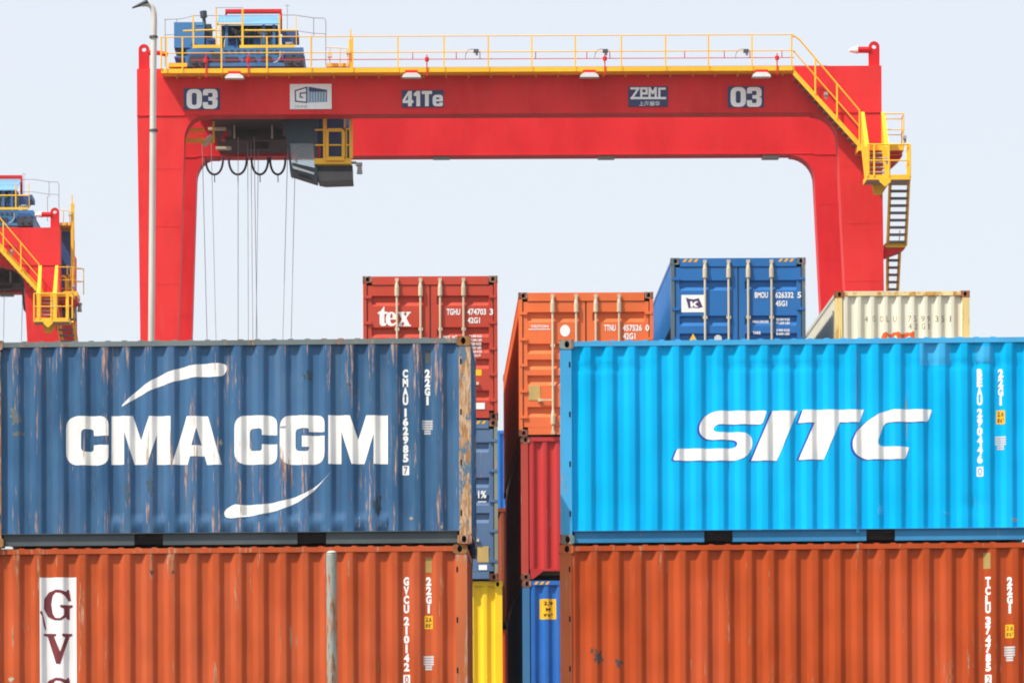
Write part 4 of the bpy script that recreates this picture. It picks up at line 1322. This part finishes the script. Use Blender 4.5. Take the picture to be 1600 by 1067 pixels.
def flight(xl0, xr0, y0, d0, xl1, xr1, y1, d1, n, r=0.055):
    mb = PB()
    mb.ptube([(xl0, y0, d0), (xl1, y1, d1)], r, 4); mb.ptube([(xr0, y0, d0), (xr1, y1, d1)], r, 4)
    fo = mb.build('stair', M['safety'], crane)
    mb = PB()
    for k in range(n):
        t = (k + 0.5) / n
        d = d0 + (d1 - d0) * t
        y = y0 + (y1 - y0) * t
        a, b = cp(xl0 + (xl1 - xl0) * t, y, d), cp(xr0 + (xr1 - xr0) * t, y, d)
        mb.box(a[0], b[0], d - 0.12, d + 0.12, a[2] - 0.03, a[2] + 0.03)
    mb.build('tread', M['tread'], fo)
    mb = PB()
    for xx0, xx1 in ((xl0, xl1), (xr0, xr1)):
        mb.ptube([(xx0, y0 - 30, d0), (xx1, y1 - 30, d1)], 0.018, 5)
        for t in (0.35, 0.7):
            x_, y_, d_ = xx0 + (xx1 - xx0) * t, y0 + (y1 - y0) * t, d0 + (d1 - d0) * t
            mb.ptube([(x_, y_, d_), (x_, y_ - 30, d_)], 0.016, 5)
    mb.build('stair_handrail', M['safety'], fo)
flight(1391, 1420, 282, -1.95, 1387, 1415, 384, 0.25, 9)
flight(1387, 1406, 390, 1.0, 1386, 1397, 560, 4.2, 15)
mb = PB()
mb.pprism([(1382, 388), (1414, 388), (1406, 393), (1382, 402)], 0.25, 0.9)
mb.build('landing_bracket', M['red'], crane)
mb = PB()
mb.pprism([(1384, 236), (1410, 236), (1410, 244), (1400, 253), (1384, 254)], 0.0, 1.4)
mb.build('landing_bracket', M['red'], crane)
mb = PB()
mb.pprism([(1374, 279), (1392, 279), (1392, 284), (1383, 292), (1374, 284)], -3.06, -3.02)
mb.build('landing_gusset', M['safety'], crane)
mb = PB()
mb.pprism([(1362, 282), (1392, 282), (1378, 304), (1366, 304)], -1.95, -1.8)
mb.build('landing_gusset', M['safety'], crane)
for x, y, d in ((1414, 216, -1.0), (1291, 148, -0.66), (1386, 250, -2.5)):
    mb = PB()
    mb.pbox(x - 2.5, y - 4, x + 2.5, y + 1, d - 0.12, d + 0.05)
    mb.ptube([(x, y + 1, d), (x, y + 7, d)], 0.045, 8)
    mb.build('stair_lamp', M['steel'], crane)

# ------------------------------------------------------------------ trolley with operator cab
TO = Vector((cp(400, 105)[0] + O.x, D3 + GD / 2 + 0.4, zg1 + 0.09))
trolley = tag(empty('crane_trolley', TO), 'blue machinery trolley with hanging cab at left end of the big gantry crane', 'crane trolley', 'trolleys on the gantry cranes')
class TB(PB):
    def build(self, name, mats, parent=None, smooth=False):
        off = O - TO
        self.v = [(p[0] + off.x, p[1] + off.y, p[2] + off.z) for p in self.v]
        return MB.build(self, name, mats, parent, smooth)
dn_ = 1.6
# base frame across the two girders
mb = TB()
mb.pbox(264, 98.5, 292, 105.0, 0.3, 1.1)
mb.pbox(292, 98, 475, 104.6, 0.3, 0.55)
a, b = cp(288, 104)[0], cp(474, 104)[0]
mb.box(a, a + 0.5, 0.56, GD + 0.6, zg1 + 0.1, zg1 + 0.55)
mb.box(b - 0.5, b, 0.56, GD + 0.6, zg1 + 0.1, zg1 + 0.55)
mb.box(a, b, GD + 0.1, GD + 0.6, zg1 + 0.1, zg1 + 0.55)
mb.build('trolley_frame', M['mach_blue'], trolley)
mb = TB(); mb.box(cp(270, 100)[0], cp(475, 100)[0], 0.9, GD + 0.59, zg1 + 0.56, zg1 + 0.60)
mb.build('machinery_deck', M['mach_blue'], trolley)
mb = TB(); mb.pbox(263, 99, 292, 104.8, 0.05, 0.29)
mb.build('buffer', M['safety'], trolley)
# wheel bogies and motors
for xc in (303, 316, 452, 466):
    mb = TB()
    c = cp(xc, 96, 0.2)
    mb.tube([(c[0], 0.26, zg1 + 0.30), (c[0], 0.54, zg1 + 0.30)], 0.20, 18)
    mb.tube([(c[0], 0.22, zg1 + 0.30), (c[0], 0.259, zg1 + 0.30)], 0.09, 12)
    mb.build('wheel', M['mach_dark'], trolley)
mb = TB()
mb.pprism([(290, 79), (300, 76), (474, 74.5), (474, 86), (458, 90), (444, 97), (328, 97), (320, 90), (298, 88)], 0.7, 2.2)
mb.pbox(346, 86, 438, 99, 0.56, 0.69)
bed = mb.build('machine_bed', M['mach_blue'], trolley)
for x0, x1, y0, y1, d in ((296, 326, 82, 89, 0.30), (443, 473, 80, 87, 0.30)):
    mb = TB(); mb.pprism([(x0, y1), (x0 + 3, y0), (x1 - 3, y0), (x1, y1)], d, 0.69)
    mb.build('wheel_guard', M['cab_blue'], bed)
for x0, y0, x1, y1 in ((352, 89, 372, 97), (380, 89, 398, 98), (330, 84, 343, 100), (408, 88, 424, 98)):
    mb = TB(); mb.pbox(x0, y0, x1, y1, 0.42, 0.555)
    mb.build('drive_motor', M['mach_dark'], bed)
mb = TB()
for k in range(9): mb.pbox(350 + k * 10, 78.5, 355 + k * 10, 83, 0.66, 0.699)
mb.build('vent_grille', M['mach_dark'], bed)
mb = TB()
mb.tube([cp(425, 100, 0.45), cp(433, 97, 0.45), cp(438, 90, 0.45), cp(438, 80, 0.45)], 0.03, 8)
mb.build('brake_pipe', M['steel'], trolley)
# control cabinet
mb = TB(); mb.pbox(272, 35, 319, 75, 2.2, 4.2)
cb = mb.build('control_cabinet', M['mach_blue'], trolley)
mb = TB()
for x in (300, 318.5): mb.pbox(x - 0.4, 36, x + 0.4, 74, 2.185, 2.199)
mb.pbox(306, 36, 317, 40, 2.18, 2.199)
mb.build('cabinet_door', M['mach_pale'], cb)
mb = TB(); mb.pbox(320, 38, 330, 76, 2.6, 3.6); mb.pprism([(273, 75), (284, 75), (296, 100), (280, 90)], 2.3, 3.5)
mb.build('gearbox', M['mach_dark'], trolley)
mb = TB()
mb.ptube([(319.5, 38, 2.8), (318.5, 28, 2.8)], 0.06, 8)
mb.ptube([(318.5, 28, 2.8), (317.5, 18, 2.8)], 0.12, 8)
mb.build('exhaust_stack', M['mach_dark'], trolley)
# engine under a pale canopy
mb = TB()
mb.add([cp(343, 25, 4.8), cp(438, 24, 4.8), cp(438, 37, 2.0), cp(338, 38, 2.0), cp(343, 27, 4.8), cp(438, 26, 4.8), cp(438, 39, 2.0), cp(338, 40, 2.0)],
       [(0, 1, 2, 3), (7, 6, 5, 4), (0, 4, 5, 1), (1, 5, 6, 2), (2, 6, 7, 3), (3, 7, 4, 0)])
for k in range(18):
    x = 342 + k * 5.5
    mb.add([cp(x, 24.6, 4.8), cp(x + 1.2, 24.6, 4.8), cp(x + 0.2, 37.2, 1.99), cp(x - 1.0, 37.4, 1.99)], [(0, 1, 2, 3)])
mb.build('canopy', M['mach_pale'], trolley)
mb = TB()
mb.pbox(346, 40, 434, 76, 3.4, 4.6)
mb.build('hoist_drum', M['mach_dark'], trolley)
for x in (354, 412, 428):
    mb = TB()
    mb.pbox(x - 2, 38, x + 2, 78, 2.1, 2.3)
    mb.build('canopy_post', M['mach_blue'], trolley)
mb = TB(); mb.pbox(356.5, 72, 372, 76, 2.1, 2.4)
mb.build('fuel_tank', M['mach_blue'], trolley)
mb = TB(); mb.pbox(346, 58, 436, 60, 2.35, 2.45)
mb.build('guard_rail', M['mach_blue'], trolley)
mb = TB()
for k in range(14):
    x = 362 + k * 4.4
    mb.pbox(x, 44 + (k * 7) % 5, x + 3.2, 48 + (k * 5) % 7, 2.9, 3.3)
mb.pbox(403, 47, 411, 53, 2.5, 2.9)
mb.build('engine_pipework', M['bar'], trolley)
mb = TB(); mb.pbox(441, 48, 466, 58, 2.6, 4.0); mb.pprism([(440, 58), (462, 58), (455, 68), (440, 66)], 2.6, 3.6)
mb.build('hoist_motor', M['cab_blue'], trolley)
mb = TB(); mb.pbox(352, 14.5, 440, 20, 4.85, 5.1); mb.pbox(436.5, 20.2, 440.5, 50, 4.85, 5.1)
mb.pbox(352, 20.2, 354.5, 60, 5.0, 5.1)
mb.build('service_beam', M['red'], trolley)
mb = TB(); mb.ptube([(449, 60, 3.0), (449, 8, 3.0)], 0.012, 5); mb.ptube([(445.5, 9, 3.0), (452.5, 9, 3.0)], 0.012, 5)
mb.build('antenna', M['thin_grey'], trolley)
rc = random.Random(5)
for k in range(9):
    mb = TB()
    x0 = 350 + k * 10 + rc.uniform(-3, 3); y0 = rc.uniform(52, 62); d = rc.uniform(2.3, 2.9)
    mb.ptube([(x0, 75, d), (x0 + rc.uniform(-1, 1), y0 + 6, d), (x0 + rc.uniform(-5, 5), y0, d), (x0 + rc.uniform(4, 12), y0 - rc.uniform(0, 3), d)], 0.035, 6)
    mb.build('pipe', M['mach_blue'] if k % 3 else M['bar'], trolley)
for x0, y0, x1, y1, d, mt in ((360, 62, 372, 74, 2.5, 'cab_blue'), (396, 60, 408, 75, 2.6, 'mach_blue'), (416, 57, 426, 68, 2.5, 'steel'), (446, 66, 458, 74, 2.0, 'steel'), (322, 60, 336, 75, 2.2, 'cab_blue'), (297, 66, 306, 76, 1.9, 'mach_blue')):
    mb = TB(); mb.pbox(x0, y0, x1, y1, d, d + 0.4); mb.pbox(x0 + 2, y0 + 2, x1 - 2, y0 + 4, d - 0.05, d - 0.001)
    mb.build('engine_block', M[mt], trolley)
for xa, ya, xb, yb, d in ((300, 84, 330, 80, 0.6), (330, 80, 372, 88, 0.6), (400, 86, 440, 80, 0.6), (432, 96, 470, 92, 0.5)):
    mb = TB()
    mb.ptube([(xa + (xb - xa) * t / 8, ya + (yb - ya) * t / 8 + 5 * math.sin(math.pi * t / 8), d) for t in range(9)], 0.022, 6)
    mb.build('hose', M['black'], trolley)
# yellow inner fence
mb = TB()
di = 1.7
for x, y0, y1, w in ((302, 24, 76, 2.2), (338, 14, 76, 2.0), (344, 38, 76, 1.6), (378, 38, 80, 1.5), (379, 14, 82, 2.6), (437, 24, 72, 2.2), (463, 24, 72, 1.0)):
    mb.pbox(x - w / 2, y0, x + w / 2, y1, di - 0.05, di)
mb.pbox(302, 70.5, 343, 75.5, di - 0.06, di - 0.051); mb.pbox(374, 70.5, 461, 75.5, di - 0.06, di - 0.051)
for x0, y0, x1, y1 in ((286, 49, 338, 47), (338, 38, 378, 38), (378, 48, 462, 48), (302, 13.5, 302, 13.5)):
    if x0 != x1: mb.ptube([(x0, y0, di), (x1, y1, di)], 0.03, 6)
mb.build('service_platform', M['safety'], trolley)
# thin outer handrail behind
mb = TB()
dh = 5.6
for dyy, rr in ((0, 0.014), (24, 0.012)):
    mb.ptube([(257, 31 + dyy, dh), (283, 30 + dyy, dh), (303, 25 + dyy, dh), (460, 24 + dyy, dh), (490, 28.5 + dyy, dh), (507, 29 + dyy, dh), (509, 34 + dyy, dh), (509, 104, dh)], rr, 5)
for x, y0, y1 in ((258, 31, 104), (276, 30, 60), (338, 12.5, 24), (490, 28, 58), (487, 56, 104)):
    mb.ptube([(x, y0, dh), (x, y1, dh)], 0.014, 5)
mb.ptube([(336, 12.5, dh), (380, 12.5, dh)], 0.012, 5)
mb.build('platform_handrail', M['thin_grey'], trolley)
mb = TB()
for x in (515, 531, 543):
    mb.ptube([(x, 76, 1.0), (x, 105, 1.0)], 0.025, 8)
mb.ptube([(509, 74, 1.0), (545, 76, 1.0)], 0.02, 5)
mb.pbox(512, 83, 519, 89, 0.9, 1.1); mb.pbox(541, 77, 547, 84, 0.9, 1.1)
mb.build('cable_anchor', M['bar'], trolley)

# lower frame between the girders
mb = TB()
mb.pbox(362, 182, 442, 216, 3.0, 3.3)
mb.pbox(333, 186, 362, 198, 3.0, 3.6)
a, b = cp(330, 200, 1.2)[0], cp(445, 200, 1.2)[0]
z0 = cp(400, 183, 1.0)[2]
mb.box(a, b, 1.0, GD - 0.2, z0 - 0.05, z0 + 0.25)
mb.pbox(352, 213, 448, 219, 2.4, 2.8)
mb.pbox(390, 222, 420, 233, 5.2, 6.0)
mb.build('hanging_frame', M['frame_shaded'], trolley)
mb = TB()
for x in (366, 425):
    mb = TB(); mb.pbox(x - 1.2, 183, x + 1.2, 216, 2.2, 2.3)
    mb.build('hanging_bracket', M['bar'], trolley)
mb = TB(); mb.pbox(325, 199, 353, 203, 2.0, 2.2)
mb.build('sheave_plate', M['bar'], trolley)
mb = TB(); mb.pbox(337, 229, 361, 233, 2.2, 2.5)
mb.build('sheave_plate', M['bar'], trolley)
mb = TB(); mb.ptube([(318, 227, 1.6), (332, 213, 1.6)], 0.11, 10)
mb.build('hydraulic_cylinder', M['bar'], trolley)
mb = TB()
mb.pbox(291, 216, 319, 222, 1.3, 1.5)
mb.ptube([(290, 222, 1.3), (291, 210, 1.3), (294, 203, 1.3), (319, 203, 1.3)], 0.06, 6)
mb.ptube([(293, 209, 1.3), (318, 209, 1.3)], 0.02, 6)
mb.pbox(332, 187, 335, 223, 1.5, 1.6)
mb.pprism([(326, 223), (335, 213), (335, 223)], 1.6, 1.7)
mb.build('service_basket', M['safety'], trolley)
mb = TB()
mb.pprism([(345, 219), (352, 199), (358, 219)], 2.6, 2.9)
mb.build('sheave_bracket', M['red'], trolley)
# festoon loops
for xc, w in ((335, 13.5), (371.5, 14), (406, 13), (434, 12)):
    mb = TB()
    pts = []
    for k in range(15):
        t = math.pi * k / 14
        pts.append((xc - w * math.cos(t), 246 + 27 * math.sin(t) ** 0.8, 4.2))
    mb.ptube(pts, 0.04, 6)
    mb.ptube([(xc, 271, 4.2), (xc + 0.5, 285, 4.2)], 0.018, 5)
    mb.build('festoon_loop', M['cable'], trolley)
for xa, xb, d in ((315.6, 319.5, 2.0), (329.7, 333.5, 5.5), (372, 372, 2.4), (387, 387.5, 5.0), (392, 393.5, 4.6), (397, 399.3, 2.4), (404, 402, 5.6), (450, 446, 2.0), (462, 458.5, 5.5)):
    mb = TB()
    A, B = Vector(cp(xa, 215, d)), Vector(cp(xb, 370, d))
    dirv = (B - A)
    mb.tube([A, A + dirv * 4.2], 0.012, 5)
    mb.build('hoist_rope', M['wire'], trolley)

# operator cab
dc0, dc1 = 1.2, 2.6
mb = TB()
mb.pprism([(441, 181), (496, 181), (496, 224), (449, 224)], dc0, dc1)
cab = mb.build('operator_cab', M['teal_dark'], trolley)
mb = TB()     # cab frame below: pillars and lower nose
for q in ([(449, 224.5), (452.5, 224.5), (457, 268), (453, 267)], [(490, 224.5), (496, 224.5), (496, 262), (492, 262)], [(456, 254), (491, 262), (496, 262), (496, 281), (492, 280), (457, 268)]):
    mb.pprism(q, dc0, dc0 + 0.08); mb.pprism(q, dc1 - 0.08, dc1)
mb.pprism([(455.5, 262), (496, 275), (496, 281), (492, 280), (453, 267.5)], dc0 + 0.081, dc1 - 0.081)
mb.build('cab_frame', M['teal_dark'], cab)
mb = TB()
mb.pprism([(453, 224.6), (489.8, 224.6), (491.5, 261.5), (456, 253.5)], dc0 + 0.03, dc0 + 0.05)
mb.build('window', M['glass'], cab)
mb = TB()
mb.pprism([(450, 225), (451, 225), (456, 270), (455, 270)], dc0 + 0.09, dc1 - 0.09)
mb.build('window', M['glass'], cab)
mb = TB(); mb.pprism([(462, 226), (487, 226), (488, 244), (464, 244)], dc0 + 0.9, dc0 + 1.3); mb.pprism([(459, 226), (461, 226), (465, 255), (463, 254)], dc0 + 0.3, dc0 + 0.36)
mb.build('seat', M['steel'], cab)
mb = TB()
mb.pprism([(457, 259), (491, 270), (490.5, 273), (458, 263.5)], dc0 - 0.03, dc0 - 0.001)
mb.build('cab_trim', M['lamp_white'], cab)
mb = TB(); mb.pprism([(466, 271), (488, 277.5), (486, 281), (468, 275)], dc0 - 0.05, dc0 - 0.002)
mb.build('wiper_box', M['black'], cab)
mb = TB(); mb.pbox(496, 118, 546, 258, dc0 + 0.9, dc1)
mb.build('cab_rear_wall', M['cab_blue'], cab)
mb = TB(); mb.pprism([(493, 258.5), (551, 258.5), (551, 268), (493, 268)], dc0 + 0.2, dc1)
mb.build('cab_underside', M['mach_dark'], cab)
mb = TB(); mb.pprism([(494, 268.2), (551, 268.2), (552, 281.5), (508, 283), (498, 281)], dc0 + 0.1, dc1)
mb.build('air_conditioner', M['grey_dark'], cab)
# yellow access platform with gate
mb = TB()
dpf = 1.05
mb.pbox(491, 247.5, 549, 256.5, dpf, dc0 + 0.85)
for x0, x1, y0 in ((505, 510.5, 181), (538, 542, 200), (537.5, 540, 181)):
    mb.pbox(x0, y0, x1, 247.4, dpf, dpf + 0.07)
mb.ptube([(492, 203.5, dpf), (505, 203, dpf)], 0.03, 6); mb.ptube([(541, 202, dpf), (551, 202, dpf)], 0.03, 6)
mb.ptube([(492, 227, dpf), (548, 227, dpf)], 0.03, 6)
cpf = mb.build('cab_platform', M['safety'], trolley)
mb = TB()
for d in (dpf - 0.02, dpf + 0.45):
    mb.pbox(546, 62, 550.5, 247.4, d, d + 0.07)
mb.pbox(547, 46, 549, 62, dpf, dpf + 0.05)
for k in range(16):
    y = 66 + k * 11.5
    mb.ptube([(548.3, y, dpf + 0.04), (548.3, y, dpf + 0.47)], 0.02, 5)
mb.build('ladder', M['safety'], trolley)
mb = TB(); mb.pbox(510, 99, 545, 104.5, 1.1, 3.0)
mb.build('deck', M['safety'], trolley)
mb = TB()
mb.ptube([(511, 245, dpf - 0.06), (511, 206, dpf - 0.06), (513, 203.5, dpf - 0.06), (533, 203.5, dpf - 0.06), (536.5, 206, dpf - 0.06), (536.5, 245, dpf - 0.06)], 0.06, 6)
mb.pbox(509, 245, 538, 251, dpf - 0.10, dpf - 0.02)
mb.build('gate', M['safety'], cpf)
mb = TB(); mb.ptube([(496.5, 246, dc0 + 0.3), (496.5, 232, dc0 + 0.3), (496.5, 229, dc0 + 0.3)], 0.09, 10)
mb.build('fire_extinguisher', M['red'], cpf)
mb = TB()
mb.ptube([(549, 254.5, dpf + 0.2), (557, 254.5, dpf + 0.2)], 0.05, 8)
mb.pbox(556, 254, 566, 258.5, dpf + 0.1, dpf + 0.35)
mb.tube([cp(562, 258.5, dpf + 0.2), cp(562, 272, dpf + 0.2)], 0.07, 12, r1=0.10)
mb.build('floodlight', M['steel'], cpf)

# ------------------------------------------------------------------ second crane, farther off at the left edge
v0 = (PY - 355.5) - (93 - PX) * ROLL
D4 = (zg1 - ZC) * FPX / v0
c2 = copy_tree(crane)
c2.location = Vector((W(93.5, 380, D4).x - xr, D4, 0))
c2['label'] = 'smaller distant red gantry crane cut off by the left edge of the photo'
t2 = copy_tree(trolley)
t2.location = c2.location + (TO - O) + Vector((18.45, 0, 0))
for ch in list(t2.children):      # its cable loops are bunched out of sight, beyond the edge of the photo
    if ch.name.startswith('festoon_loop'): bpy.data.objects.remove(ch)
t2['label'] = 'blue machinery trolley on the distant crane at the left edge'

# ------------------------------------------------------------------ thin summer haze over the yard
hm = bpy.data.materials.new('thin_haze')
hm.use_nodes = True
hn = hm.node_tree
hn.nodes.remove(hn.nodes['Principled BSDF'])
hv = hn.nodes.new('ShaderNodeVolumePrincipled')
hv.inputs['Color'].default_value = (0.93, 0.96, 1.0, 1.0)
hv.inputs['Density'].default_value = 0.00014
hn.links.new(hv.outputs['Volume'], hn.nodes['Material Output'].inputs['Volume'])
mb = MB(); mb.box(-3520, 3520, -520, 6520, -1.0, 46.0)
tag(mb.build('haze', hm), kind='stuff')
